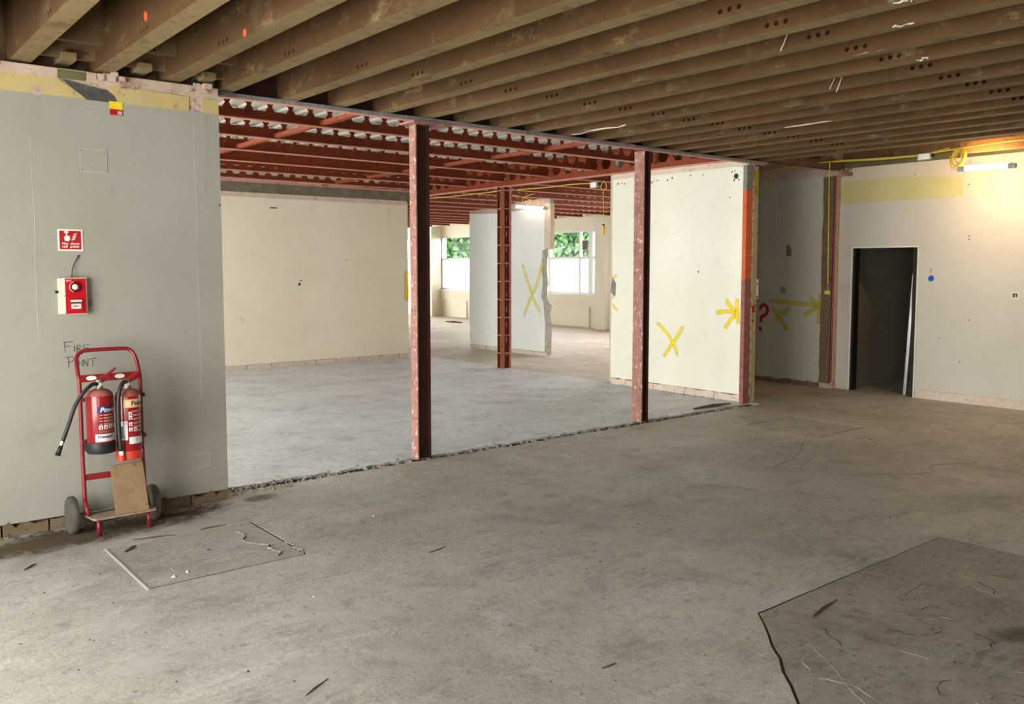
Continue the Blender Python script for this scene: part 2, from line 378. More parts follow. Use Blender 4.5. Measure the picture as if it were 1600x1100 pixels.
def tag(o, label=None, cat=None, group=None, kind=None):
    if label: o['label'] = label
    if cat: o['category'] = cat
    if group: o['group'] = group
    if kind: o['kind'] = kind
    return o
def thing(name, loc, label, cat, group=None):
    o = bpy.data.objects.new(name, None); o.empty_display_size = 0.1; o.location = loc; COL.objects.link(o)
    return tag(o, label, cat, group)
def struct(name, mb, mat, label=None, smooth=False):
    return tag(mb.build(name, mat, smooth=smooth), label, None, None, 'structure')
def copy_piece(src, name, loc, parent):
    o = bpy.data.objects.new(name, src.data); COL.objects.link(o); o.location = loc; o.parent = parent
    o.matrix_parent_inverse = Matrix.Translation(-Vector(parent.location)); return o
def B(*a): return MB().box(*a)
def ribbon(pts, wd, plane, off, uv=True):
    # flat stroke; pts are 2D in the plane ('x': (y,z) at x=off; 'y': (x,z) at y=off; 'z': (x,y) at z=off)
    P = [Vector((p[0], p[1])) for p in pts]; m = MB(); m.uv = []
    L = [0]
    for i in range(1, len(P)): L.append(L[-1] + (P[i] - P[i - 1]).length)
    vs = []
    for i, p in enumerate(P):
        t = (P[min(i + 1, len(P) - 1)] - P[max(i - 1, 0)]).normalized(); nrm = Vector((-t.y, t.x))
        ww = wd[i] if isinstance(wd, (list, tuple)) else wd
        for sgn, vv in ((-1, 0.0), (1, 1.0)):
            q = p + nrm * sgn * ww / 2
            vs.append({'x': (off, q.x, q.y), 'y': (q.x, off, q.y), 'z': (q.x, q.y, off)}[plane]); m.uv.append((L[i] / L[-1], vv))
    m.add(vs, [(2 * i, 2 * i + 1, 2 * i + 3, 2 * i + 2) for i in range(len(P) - 1)])
    return m
def curve_pts(pts, n=6):
    # Catmull-Rom through points (2D or 3D)
    P = [Vector(p) for p in pts]; out = []
    for i in range(len(P) - 1):
        a = P[max(i - 1, 0)]; b = P[i]; c = P[i + 1]; d = P[min(i + 2, len(P) - 1)]
        for k in range(n):
            t = k / n
            out.append(0.5 * ((2 * b) + (c - a) * t + (2 * a - 5 * b + 4 * c - d) * t * t + (3 * b - a - 3 * c + d) * t ** 3))
    out.append(P[-1]); return out
def text2d(txt, size, shear=0.0, spacing=1.0, bold=0.0):
    cu = bpy.data.curves.new('lettering', 'FONT'); cu.body = txt; cu.size = size; cu.shear = shear; cu.space_character = spacing
    cu.offset = bold; cu.resolution_u = 3
    o = bpy.data.objects.new('lettering', cu); COL.objects.link(o)
    dg = bpy.context.evaluated_depsgraph_get(); me = bpy.data.meshes.new_from_object(o.evaluated_get(dg))
    vs = [(v.co.x, v.co.y) for v in me.vertices]; fs = [tuple(p.vertices) for p in me.polygons]
    bpy.data.objects.remove(o); bpy.data.curves.remove(cu); bpy.data.meshes.remove(me); return vs, fs

# ================================================================== THE SETTING
def slab(name, outer, holes, mat, z=0.0, depth=0.06, label=None, parent=None):
    loops = [outer] + holes
    flat = [p for L in loops for p in L]
    tris = tessellate_polygon([[Vector((p[0], p[1], 0)) for p in L] for L in loops])
    m = MB(); m.add([(p[0], p[1], z) for p in flat], [tuple(t) for t in tris])
    for L in loops:
        n = len(L); m.add([(p[0], p[1], z) for p in L] + [(p[0], p[1], z - depth) for p in L],
                          [(i, (i + 1) % n, (i + 1) % n + n, i + n) for i in range(n)])
    me = m
    o = bpy.data.meshes.new(name); o.from_pydata(me.v, [], me.f); o.materials.append(mat); o.update()
    # top faces must point up
    bm = bmesh.new(); bm.from_mesh(o)
    for f in bm.faces:
        if abs(f.normal.z) > 0.5 and f.normal.z < 0: f.normal_flip()
    bm.to_mesh(o); bm.free()
    ob = bpy.data.objects.new(name, o); COL.objects.link(ob)
    if parent: ob.parent = parent
    else: tag(ob, label, None, None, 'structure')
    return ob
def jag(x0, y0, x1, y1, step=0.09, amp=0.008):
    n = max(2, int(math.hypot(x1 - x0, y1 - y0) / step)); out = []
    dx, dy = x1 - x0, y1 - y0; L = math.hypot(dx, dy)
    for i in range(n):
        t = i / n; k = 0 if i == 0 else random.uniform(-amp, amp)
        out.append((x0 + dx * t - dy / L * k, y0 + dy * t + dx / L * k))
    return out
def rect(x0, x1, y0, y1): return [(x0, y0), (x1, y0), (x1, y1), (x0, y1)]
def inset_poly(P, d):
    c = Vector((sum(p[0] for p in P) / len(P), sum(p[1] for p in P) / len(P)))
    out = []
    for p in P:
        v = Vector((p[0], p[1])) - c; out.append(tuple(c + v * (1 - d / max(v.length, 0.01))))
    return out

patch_poly = jag(1.2, 0.15, 3.457, 2.384, 0.12, 0.006) + jag(3.457, 2.384, 5.331, 2.375, 0.12, 0.004) + jag(5.331, 2.375, 5.36, 0.15, 0.3, 0.004) + [(5.36, 0.15)]
h1 = rect(1.285, 2.172, 4.535, 5.348)
h2 = rect(7.55, 8.425, 4.55, 5.405)
outer = [(WX - 0.3, -5.3), (10.95, -5.3), (10.95, 6.6)] + [(8.86, 6.6), (8.86, 6.13)] + jag(8.86, 6.13, 2.1, 6.13, 0.08, 0.016) + [(WX - 0.3, 6.13)]
fl = slab('floor', outer, [h1, h2, patch_poly], M['floor'], label='dusty grey concrete floor of the near room')
sp = slab('screed_patch', [(p[0] + (.03 if p[0] > 5.3 else 0), p[1]) for p in inset_poly(patch_poly, 0.014)], [], M['patch'], z=-0.0004, depth=.0005, parent=fl); slab('patch_joint', patch_poly, [], M['gap'], z=-.003, depth=.02, parent=fl); sp['label'] = 'darker stained screed patch behind a saw-cut line'
for nm, (x0, x1, y0, y1), zz in (('access_cover', (1.300, 2.157, 4.547, 5.337), -0.0006), ('access_cover', (7.563, 8.411, 4.564, 5.391), -0.0006)):
    slab(nm, rect(x0, x1, y0, y1), [], M['cover'], z=zz, depth=.0005, parent=fl)
    slab('cover_joint', rect(x0 - .02, x1 + .02, y0 - .02, y1 + .02), [], M['gap'], z=-.003, depth=.02, parent=fl)
B(1.281, 1.293, 4.53, 5.35, -0.02, 0.004).build('cover_edge_strip', M['rim'], fl)
MB().prism([(p[0], p[1]) for p in rect(WX, 10.9, -5.2, 6.5)], -0.08, -0.055, 'z').build('joint_bed', M['gap'], fl)
# raised mortar crust across the cover
crust = [(2.02, 5.22), (2.03, 5.10), (1.98, 5.0), (2.0, 4.9), (2.06, 4.84), (2.04, 4.75), (2.06, 4.66), (2.02, 4.6)]
m = MB(); cp = curve_pts([(x, y) for x, y in crust], 5)
m.tube([(p[0] + random.uniform(-.008, .008), p[1], 0.002) for p in cp], [random.uniform(0.003, 0.007) for _ in cp], 6)
P = [(2.165 + random.uniform(-.012, .012), 4.80 - .02 * k, .002) for k in range(13)]; m.tube(P, [random.uniform(.002, .007) for _ in P], 6)
m.build('mortar_crust', M['stone'], fl)
# pale smears and dark marks
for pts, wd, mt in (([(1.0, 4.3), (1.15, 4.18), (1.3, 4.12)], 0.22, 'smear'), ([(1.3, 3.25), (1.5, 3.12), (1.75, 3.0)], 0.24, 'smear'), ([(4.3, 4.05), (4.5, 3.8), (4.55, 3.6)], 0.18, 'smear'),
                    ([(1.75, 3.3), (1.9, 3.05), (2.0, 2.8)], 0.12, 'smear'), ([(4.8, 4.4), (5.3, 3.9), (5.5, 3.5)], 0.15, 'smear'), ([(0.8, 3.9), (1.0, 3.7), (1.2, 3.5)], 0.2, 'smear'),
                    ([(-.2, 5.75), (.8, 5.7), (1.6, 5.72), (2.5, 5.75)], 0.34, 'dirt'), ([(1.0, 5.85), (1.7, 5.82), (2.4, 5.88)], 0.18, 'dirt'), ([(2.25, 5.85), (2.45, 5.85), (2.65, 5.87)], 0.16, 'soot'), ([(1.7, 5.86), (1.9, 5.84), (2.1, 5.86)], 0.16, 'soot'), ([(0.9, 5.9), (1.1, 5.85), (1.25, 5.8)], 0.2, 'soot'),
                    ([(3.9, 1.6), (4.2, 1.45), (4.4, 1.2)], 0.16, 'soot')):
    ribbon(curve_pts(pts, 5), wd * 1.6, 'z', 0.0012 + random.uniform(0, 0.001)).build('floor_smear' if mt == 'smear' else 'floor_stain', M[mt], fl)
# thin cracks and scored lines
for pts in (([(5.1, 7.6), (5.4, 7.57), (5.68, 7.53)]), ([(6.3, 3.6), (6.9, 3.2), (7.2, 3.3), (7.6, 3.1)]), ([(6.0, 4.1), (6.6, 4.2), (7.4, 4.6)])):
    cp = curve_pts(pts, 6); m = MB()
    m.tube([(p[0] + random.uniform(-.012, .012), p[1] + random.uniform(-.012, .012), 0.0) for p in cp], [random.uniform(0.001, 0.0022) for _ in cp], 5)
    m.build('crack_ridge', M['gap'], fl)

for mt, nn in (('crust', 16), ('gap', 11)):
    m = MB()
    for q in range(nn):
        x, y = random.uniform(3.0, 5.1), random.uniform(.9, 2.2)
        if x < y + 1.15: continue
        a = random.choice([random.gauss(-2.2, .25), random.uniform(0, 6.28)]); P = []
        for k in range(random.randint(4, 12)):
            P.append((x, y, -.001)); a += random.gauss(0, .5); x += .03 * math.cos(a); y += .03 * math.sin(a)
        m.tube(P, [random.uniform(.0008, .0032) for _ in P], 5)
    P = [(3.50 - .055 * k + random.uniform(-.008, .008) - .03, 2.2 - .075 * k, -.001) for k in range(16)] if mt == 'crust' else None
    if P: P = [p for p in P if p[0] > p[1] + 1.12]; m.tube(P, [random.uniform(.0008, .0026) for _ in P], 5)
    tag(m.build('trowel_ridge', M[mt], sp), kind='stuff')
bk = slab('floor', jag(2.1, 6.27, 8.75, 6.27, 0.08, 0.016) + [(8.75, 6.27), (8.85, 6.27), (8.85, 13.9), (WX - 0.3, 13.9), (WX - 0.3, 6.2), (2.1, 6.2)], [], M['floor_back'], label='pale grey bare screed floor of the back room')
B(2.0, 8.8, 6.05, 6.35, -0.075, -0.02).build('channel_bed', M['gap'], bk)
slab('floor', [(8.85, 6.6), (17.2, 6.6), (17.2, 29), (2, 29), (2, 13.9), (8.85, 13.9)], [], M['floor_far'], label='tan dusty floor stretching to the far windows')
slab('floor', rect(10.95, 13.6, 3.0, 6.35), [], M['floor'], z=-0.001, label='dark floor inside the doorway')

def base_course(wall, axis, at, a0, a1, h, mat, thick=0.06, proud=0.0, step=0.45, jit=0.02, z0=0.0):
    """row of exposed blocks along the foot of a wall, each a piece"""
    x = a0; i = 0; meshes = []
    while x < a1 - 0.02:
        L = min(step * random.uniform(0.75, 1.1), a1 - x)
        if i < 6 or L >= a1 - x - 0.001:
            n = 7; m = MB(); top = []
            for k in range(n + 1):
                top.append((L - 0.012) * k / n)
            poly = [(0, 0), (L - 0.012, 0)] + [(t, h - (random.uniform(0, jit) if 0 < t < L - 0.02 else jit * 0.5)) for t in reversed(top)]
            d0, d1 = -random.uniform(0.0, 0.012), thick
            m.prism(poly, d0 - proud, d1, 'y')
            if axis == 'y':      # wall along x, facing -y
                o = m.build('block', mat)
            else:                # wall along y, facing -x : (t,d,z)->(d,t,z)
                m.v = [(v[1], v[0], v[2]) for v in m.v]; o = m.build('block', mat)
            meshes.append((o.data, L)); o.parent = wall
        else:
            me, L = min(meshes, key=lambda q: abs(q[1] - L)) if a1 - x < step * 1.2 else random.choice(meshes)
            if L > a1 - x + 0.002: me, L = min(meshes, key=lambda q: q[1])
            o = bpy.data.objects.new('block', me); COL.objects.link(o); o.parent = wall
        o.location = (x, at, z0) if axis == 'y' else (at, x, z0)
        x += L; i += 1

# ---- left wall (grey, facing the camera)
YL = 5.97
wl = struct('wall_left', B(WX, 2.262, YL + 0.006, YL + 0.22, 0.085, 2.87), M['plaster'], 'grey painted wall end beside the wide opening')
skin = [(WX, 0.085), (2.262, 0.075), (2.262, 2.698), (1.66, 2.699), (1.60, 2.69), (1.42, 2.695), (1.33, 2.70), (WX, 2.705)]
MB().prism(skin, YL, YL + 0.006, 'y').build('painted_face', M['wall_grey'], wl)
MB().prism([(WX, 2.705), (1.42, 2.698), (1.395, 2.72), (1.33, 2.765), (1.285, 2.79), (1.27, 2.807), (WX, 2.807)], YL - 0.001, YL + 0.006, 'y').build('yellow_paint_band', M['yellow_band'], wl)
MB().prism([(1.61, 2.697), (2.06, 2.695), (2.06, 2.79), (1.72, 2.80), (1.55, 2.79), (1.60, 2.74)], YL - 0.001, YL + 0.006, 'y').build('yellow_paint_band', M['yellow_band'], wl)
MB().prism([(2.15, 2.696), (2.262, 2.695), (2.262, 2.79), (2.15, 2.79)], YL - 0.001, YL + 0.006, 'y').build('yellow_paint_band', M['yellow_band'], wl)
MB().prism([(1.42, 2.697), (1.60, 2.695), (1.59, 2.73), (1.54, 2.77), (1.45, 2.78), (1.34, 2.80), (1.29, 2.805), (1.34, 2.765)], YL - 0.0005, YL + 0.006, 'y').build('broken_plaster', M['dark_rough'], wl)
MB().prism([(WX, 2.807), (1.262, 2.807), (1.264, 2.865), (WX, 2.868)], YL - 0.002, YL + 0.006, 'y').build('plaster_strip', M['plaster'], wl)
B(1.265, 1.42, YL - 0.002, YL + 0.006, 2.81, 2.862).build('stained_strip', M['olive'], wl)
m = MB()
for x, z, r in ((1.145, 2.72, 0.034), (1.225, 2.755, 0.022), (1.76, 2.745, 0.02), (1.82, 2.755, 0.012)):
    P = [(x + r * random.uniform(0.75, 1.15) * math.cos(a), z + r * 0.95 * random.uniform(0.8, 1.1) * math.sin(a)) for a in [2 * PI * k / 12 for k in range(12)]]
    MB().prism(P, YL - 0.0022, YL + 0.004, 'y').build('plaster_spot', M['plaster'], wl)
# broken lump with wires on the wall head
m = MB()
for k in range(26):
    c = (random.choice([1.5, 1.56, 1.62, 2.1, 2.14]) + random.uniform(-.05, .05), YL + random.uniform(-0.02, 0.03), 2.845 + random.uniform(-.02, .03)); r = random.uniform(0.01, 0.028)
    m.box(c[0] - r, c[0] + r, c[1] - r, c[1] + r, c[2] - r * .7, c[2] + r * .7)
tag(m.build('wall_head_rubble', M['plaster'], wl), kind='stuff')
m = MB()
for k in range(7): m.tube(curve_pts([(1.66 + random.uniform(-.03, .03), YL - 0.01, 2.85), (1.66 + random.uniform(-.05, .05), YL - 0.02, 2.82), (1.67 + random.uniform(-.06, .06), YL - 0.01, 2.79)], 3), 0.002, 5)
tag(m.build('frayed_wire', M['post_pink'], wl), kind='stuff')
MB().prism([(2.06, 2.83), (2.17, 2.82), (2.19, 2.88), (2.12, 2.92), (2.07, 2.89)], YL + 0.02, YL + 0.06, 'y').build('torn_membrane', M['black'], wl)
base_course(wl, 'y', YL + 0.004, WX, 2.262, 0.096, M['block_brown'], thick=0.2, step=0.32, jit=0.05)
# blanking plates painted over
for x0, x1, z0, z1 in ((1.372, 1.528, 2.248, 2.392), (2.01, 2.142, 0.262, 0.356)):
    m = MB(); m.prism([(x0, z0), (x1, z0 + 0.0), (x1, z1), (x0, z1)], YL - 0.0025, YL, 'y')
    pl = m.build('blanking_plate', M['wall_grey'], wl)
    for q in ((x0, x0 + .003, z0, z1), (x1 - .003, x1, z0, z1), (x0, x1, z0, z0 + .003), (x0, x1, z1 - .003, z1)): B(q[0], q[1], YL - .004, YL, q[2], q[3]).build('plate_edge', M['rim'], pl)
    if z0 > 1:
        for sx, sz in ((x0 + .012, z0 + .012), (x1 - .012, z0 + .012), (x0 + .012, z1 - .012), (x1 - .012, z1 - .012)):
            MB().lathe([(0.004, -0.002), (0.004, 0)], (sx, YL - 0.0025, sz), 8, 'y').build('screw', M['grey_conn'], pl)
for x, za, zb in ((1.10, 1.15, 2.45), (2.09, .75, 2.62)):
    P = [(x + .003 * math.sin(7 * z) + random.uniform(-.002, .002), YL - .0004, z) for z in [za + (zb - za) * k / 24 for k in range(25)]]
    MB().tube(P, [random.uniform(.0006, .0016) for _ in P], 5).build('paint_seam', M['rim'], wl)
# handwriting FIRE / POINT (black marker)
def strokes(wall, polys, plane, off, wd, name='handwriting', mat='ink'):
    m = MB()
    for P in polys:
        r = ribbon(P, wd, plane, off); m.add(r.v, r.f)
    return m.build(name, M[mat], wall)
def LET(x, z, w_, h, segs): return [[(x + a * w_, z + b * h) for a, b in sg] for sg in segs]
Fs = [[(0.15, 0), (0.1, 1)], [(0, 1), (1, 1.05)], [(0.1, .55), (.7, .58)]]
Is = [[(0.5, 0), (0.55, .62)]]
Rs = [[(0.1, 0), (0.15, .7)], [(0.15, .7), (.6, .75), (.75, .55), (.5, .38), (.15, .33)], [(.3, .33), (.9, 0)]]
Es = [[(0.9, .72), (.1, .7), (.1, 0), (1, -.02)], [(.1, .38), (.75, .4)]]
Ps = [[(0.3, 0), (0.3, 1)], [(0, .95), (.75, 1), (.9, .75), (.6, .5), (.3, .45)]]
Os = [[(.5, .7), (.1, .45), (.2, .05), (.6, 0), (.9, .3), (.8, .65), (.5, .7)]]
Ns = [[(0, 0), (.1, .75)], [(.1, .75), (.8, 0)], [(.8, 0), (.9, .8)]]
Ts = [[(.5, 0), (.5, .8)], [(0, .8), (1.1, .85)]]
fw = LET(1.237, 1.118, .055, .06, Fs) + LET(1.287, 1.116, .02, .06, Is) + LET(1.308, 1.113, .036, .06, Rs) + LET(1.348, 1.112, .04, .06, Es)
fw += LET(1.245, 1.02, .055, .065, Ps) + LET(1.298, 1.02, .03, .06, Os) + LET(1.335, 1.02, .012, .06, Is) + LET(1.348, 1.018, .03, .06, Ns) + LET(1.382, 1.016, .04, .06, Ts)
o = strokes(wl, fw, 'y', YL - 0.0012, 0.0042); o['label'] = 'handwritten words FIRE POINT in black marker'

# ---- back wall (cream)
YD = 13.52
wb = struct('wall_back', B(WX, 8.56, YD + 0.006, YD + 0.2, 0.07, 2.99), M['plaster_light'], 'cream painted back wall of the middle room')
B(WX, 8.56, YD, YD + 0.006, 0.07, 2.765).build('painted_face', M['wall_white_d'], wb)
B(8.56, 8.565, YD, YD + 0.2, 0.04, 2.8).build('painted_jamb', M['wall_white'], wb)
B(WX, 8.62, YD - 0.015, YD + 0.2, 2.84, 3.0).build('concrete_lintel', M['concrete_dark'], wb)
B(WX, 8.62, YD - 0.05, YD + 0.12, 3.0, 3.03).build('pink_bearing_strip', M['pink_lit_steel'], wb)
base_course(wb, 'y', YD + 0.0, 2.0, 8.56, 0.072, M['block_pink'], thick=0.18, step=0.5, jit=0.012)
cxw, czw = 6.42, 1.36
m = MB(); m.box(cxw - .035, cxw + .035, YD - 0.004, YD, czw - .035, czw + .035); ob = m.build('wall_outlet', M['wall_white'], wb)
B(cxw - .02, cxw + .022, YD - 0.006, YD - 0.004, czw - .022, czw + .022).build('outlet_hole', M['black'], ob)
ribbon([(cxw, czw + .05), (cxw + .06, czw + .065)], 0.012, 'y', YD - 0.001).build('scrape', M['ink'], wb)
ribbon([(5.93, 2.61), (6.05, 2.612)], 0.02, 'y', YD - 0.001).build('scrape', M['ink'], wb)
ribbon([(8.53, 1.0), (8.535, 1.3), (8.53, 1.6)], 0.14, 'y', YD - 0.001).build('paint_mark', M['spray_yellow'], wb)

# ---- partition with yellow crosses (facing -x) and its pier
XB = 8.80
wp = struct('wall_partition', B(XB + 0.006, 8.94, 6.325, 8.60, 0.09, 2.93), M['plaster_light'], 'white partition with yellow sprayed crosses beside the steel posts')
pp = [(6.325, 0.09), (8.575, 0.09), (8.59, .6), (8.57, 1.0), (8.575, 1.18), (8.50, 1.25), (8.49, 1.42), (8.555, 1.5), (8.57, 1.7), (8.565, 2.86), (6.55, 2.86), (6.325, 2.83)]
MB().prism(pp, XB, XB + 0.006, 'x').build('painted_face', M['wall_white'], wp)
top = [(6.325, 2.86), (8.57, 2.86)] + [(8.57 - 2.17 * k / 24, 2.935 + random.uniform(-.02, .02) - (0.03 if k < 4 else 0)) for k in range(25)]
MB().prism(top, XB + 0.003, 8.94, 'x').build('broken_plaster_edge', M['plaster_light'], wp)
MB().prism([(8.50, 1.22), (8.49, 1.42), (8.57, 1.5), (8.60, 1.3)], XB + 0.001, XB + 0.03, 'x').build('exposed_block', M['grey_block'], wp)
base_course(wp, 'x', XB + 0.0, 6.325, 8.59, 0.094, M['block_pink'], thick=0.13, step=0.5, jit=0.02)
m = MB(); m.lathe([(0.034, -0.002), (0.034, 0.0)], (XB, 6.50, 2.745), 14, 'x'); m.build('drilled_hole', M['black'], wp)
m = MB()
for y, z in ((6.53, 2.70), (6.46, 2.70), (6.56, 2.80), (6.52, 2.81), (7.0, 2.80), (7.2, 2.81), (7.5, 2.80), (7.58, 2.78), (7.75, 2.79), (7.82, 2.79), (7.85, 2.77), (8.35, 2.79), (8.40, 2.80), (8.46, 2.79), (8.47, 2.80), (8.5, 2.78)):
    r = random.uniform(.006, .014); m.lathe([(r, -.0015), (r, 0)], (XB, y, z), 7, 'x')
tag(m.build('chipped_fixing_hole', M['dark_rough'], wp), kind='stuff')
MB().prism([(7.045, 1.57), (7.075, 1.60), (7.04, 1.60)], XB - 0.002, XB, 'x').build('torn_paint', M['dark_rough'], wp)
MB().prism([(7.07, 1.56), (7.085, 1.61), (7.06, 1.60)], XB - 0.0022, XB, 'x').build('torn_paint', M['white'], wp)
def spr(wall, plane, off, lines, wd, mat, name='paint_mark'):
    for i, P in enumerate(lines):
        ribbon(curve_pts(P, 6), wd, plane, off + .0006 - 0.00012 * (i + 1)).build(name, M[mat], wall)
spr(wp, 'x', XB - 0.001, [[(7.75, .92), (7.58, .80), (7.44, .64), (7.36, .47)], [(7.27, .90), (7.38, .74), (7.50, .60), (7.62, .44)]], 0.07, 'spray_yellow')
spr(wp, 'x', XB - 0.001, [[(6.78, 1.075), (6.62, 1.10), (6.44, 1.10)], [(6.62, 1.26), (6.56, 1.18), (6.47, 1.11)], [(6.45, 1.28), (6.45, 1.14), (6.43, 1.0)], [(6.63, .88), (6.56, .98), (6.46, 1.08)], [(6.42, .95), (6.45, 1.05), (6.43, 1.15)]], 0.075, 'spray_yellow')
spr(wp, 'x', XB - 0.001, [[(8.56, 1.13), (8.52, 1.09), (8.46, 1.04)], [(8.54, 1.46), (8.52, 1.50), (8.48, 1.55)]], 0.05, 'spray_yellow')
# pier at the end of the partition (facing the camera)
pr = struct('wall_pier', B(8.825, 8.95, 6.29, 6.40, 0.0, 2.85), M['block'], 'narrow khaki painted wall end beside the orange and maroon post')
B(8.845, 8.95, 6.284, 6.29, 0.24, 2.50).build('painted_face', M['post_paint'], pr)
B(8.835, 8.95, 6.282, 6.29, 2.50, 2.80).build('mustard_paint', M['yellow_green'], pr)
B(8.90, 8.95, 6.283, 6.29, 0.0, 0.24).build('painted_strip', M['post_paint'], pr)
spr(pr, 'y', 6.283, [[(8.85, 1.18), (8.93, 1.10)], [(8.93, 1.20), (8.86, 1.08)], [(8.86, 1.02), (8.90, .98)]], 0.05, 'spray_red')
spr(pr, 'y', 6.2838, [[(8.9, 1.15), (8.9, .92)]], 0.09, 'spray_yellow')

# ---- hall wall behind, with pilaster (facing -x)
XH = 10.74
wh = struct('wall_hall', B(XH, XH + 0.2, 6.30, 8.75, 0.0, 3.3), M['plaster'], 'dim grey hall wall with yellow sprayed arrow')
MB().prism([(6.49, 0.075), (8.75, 0.075), (8.75, 2.83), (6.50, 2.865)], XH - 0.01, XH, 'x').build('painted_face', M['wall_hall'], wh)
MB().prism([(6.49, 0.07)] + [(6.485 + random.uniform(-.01, .01), 0.07 + 2.78 * k / 20) for k in range(21)] + [(6.335, 2.86), (6.335, 0.07)], XH - 0.03, XH, 'x').build('bare_plaster_strip', M['block_brown'], wh)
base_course(wh, 'x', XH - 0.008, 6.50, 8.75, 0.078, M['block_brown'], thick=0.02, step=0.5, jit=0.03)
spr(wh, 'x', XH - 0.012, [[(7.36, 1.165), (7.0, 1.15), (6.6, 1.125), (6.52, 1.12)], [(6.66, 1.23), (6.58, 1.16), (6.52, 1.12)], [(6.76, .97), (6.64, 1.05), (6.52, 1.12)], [(6.50, 1.30), (6.51, 1.12), (6.52, .85)]], 0.085, 'spray_faint')
spr(wh, 'x', XH - 0.012, [[(7.28, 1.08), (7.15, .95), (7.0, .74)], [(6.95, 1.06), (7.08, 1.0), (7.22, .88)]], 0.095, 'spray_faint')
spr(wh, 'x', XH - 0.014, [[(7.455, 1.0), (7.45, 1.07), (7.40, 1.105), (7.345, 1.07), (7.34, 1.0), (7.38, .95), (7.43, .93), (7.44, .86), (7.43, .82)], [(7.46, .785), (7.44, .72)]], 0.075, 'spray_red')
m = B(6.98, 7.06, XH, XH, 0, 0); m = MB(); m.box(XH - .013, XH - .01, 7.05, 7.13, 1.28, 1.36); m.build('filler_patch', M['grey_block'], wh)
m = MB(); m.box(XH - .013, XH - .01, 6.97, 7.05, 1.80, 1.90); m.lathe([(0.03, -0.015), (0.03, -0.01)], (XH, 7.02, 1.93), 12, 'x'); m.build('plaster_scar', M['block_brown'], wh)
m = MB(); m.box(XH - .018, XH - .01, 7.225, 7.235, 1.83, 2.80); m.build('surface_conduit', M['wall_hall'], wh)
B(XH - .035, XH - .01, 7.195, 7.25, 1.76, 1.83).build('switch_box', M['wall_hall'], wh)
# red cable cover in the corner
o = MB().tube([(10.722, 6.316, 0.09), (10.722, 6.318, 1.6), (10.724, 6.318, 2.86)], 0.012, 8).build('red_cable_cover', M['red_pipe'])
tag(o, 'thin red upright strip in the corner beside the hanging yellow connector', 'cable cover')
struct('wall_hall_end', B(8.94, XH, 8.60, 8.75, 0, 3.3), M['wall_hall'], 'end wall of the short hall')

# ---- right wall with the doorway
XC = 10.82; DY0, DY1, DZ = 5.225, 6.10, 1.90
wc = struct('wall_right', B(XC + .006, XC + .13, -5.2, DY0, 0.0, 2.96).box(XC + .006, XC + .13, DY1, 6.31, 0, 2.96).box(XC + .006, XC + .13, DY0, DY1, DZ, 2.96), M['plaster_c'], 'cream painted right wall with a dark doorway')
m = MB(); f0 = XC
m.prism([(-5.2, 0.115), (3.5, 0.105), (4.05, 0.10), (4.3, .115), (4.6, .108), (4.9, .118), (DY0 - .0, .11), (DY0, DZ), (DY0, 2.49), (-5.2, 2.50)], f0, f0 + .006, 'x')
m.prism([(DY1, 0.06), (6.31, 0.06), (6.31, 2.485), (DY1, 2.487)], f0, f0 + .006, 'x')
m.box(f0, f0 + .006, DY0, DY1, DZ, 2.487)
m.build('painted_face', M['wall_c'], wc)
m = MB(); m.prism([(4.72, 2.495), (6.28, 2.485), (6.28, 2.78), (5.4, 2.79), (4.72, 2.72)], f0 - .0006, f0 + .005, 'x'); m.build('yellow_paint_band', M['yellow_band_c'], wc)
m = MB(); m.prism([(-5.2, 0.0), (5.2, 0.0), (5.2, 0.11), (4.0, .10), (-5.2, .115)], f0 - .004, f0 + .006, 'x'); m.build('bare_plaster_foot', M['block_pink'], wc)
m = MB(); m.box(f0 - .012, f0 - .002, DY0 - .012, DY0 + .004, 0, DZ + .01).box(f0 - .012, f0 - .002, DY1 - .004, DY1 + .012, 0, DZ + .01).box(f0 - .012, f0 - .002, DY0, DY1, DZ - .004, DZ + .012)
m.build('door_opening_bead', M['wall_white'], wc)
B(XC - .006, XC + .1, -5.2, 6.3, 2.955, 3.03).build('wall_plate', M['olive'], wc)
B(XC + .03, XC + .13, -5.2, 6.31, 3.03, 3.3).build('wall_head', M['dark_timber'], wc)
pk = MB()
for k in range(30):
    y, z, r = 6.22 + random.uniform(-.07, .06), 2.90 + random.uniform(-.04, .05), random.uniform(.008, .02); pk.box(XC - r * .6, XC, y - r, y + r, z - r, z + r)
tag(pk.build('pink_plaster_crumbs', M['post_pink'], wc), kind='stuff')
ribbon([(5.055, 1.455), (5.053, 1.505), (5.05, 1.555)], 0.10, 'x', XC - .0012).build('paint_mark', M['spray_blue'], wc)
MB().prism([(5.37, 2.36), (5.44, 2.35), (5.43, 2.40), (5.40, 2.42), (5.36, 2.39)], XC - .002, XC, 'x').build('paint_chip', M['yellow_band_c'], wc)
ob = B(XC - .004, XC, 4.045, 4.12, 1.285, 1.355).build('outlet_box', M['white'], wc)
MB().prism([(4.055, 1.297), (4.11, 1.297), (4.11, 1.345), (4.055, 1.345)], XC - .006, XC - .004, 'x').build('outlet_hole', M['dark_rough'], ob)
MB().prism([(4.07, 1.30), (4.085, 1.30), (4.08, 1.335), (4.072, 1.33)], XC - .008, XC - .006, 'x').build('outlet_wire', M['plaster_light'], ob)
m = MB()
for y, z in ((4.65, 2.63), (5.3, 2.80), (4.62, 2.02), (4.62, 1.98), (5.06, 1.62), (5.06, 1.59)):
    m.lathe([(.009, -.0015), (.009, 0)], (XC, y, z), 8, 'x')
tag(m.build('fixing_hole', M['dark_rough'], wc), kind='stuff')
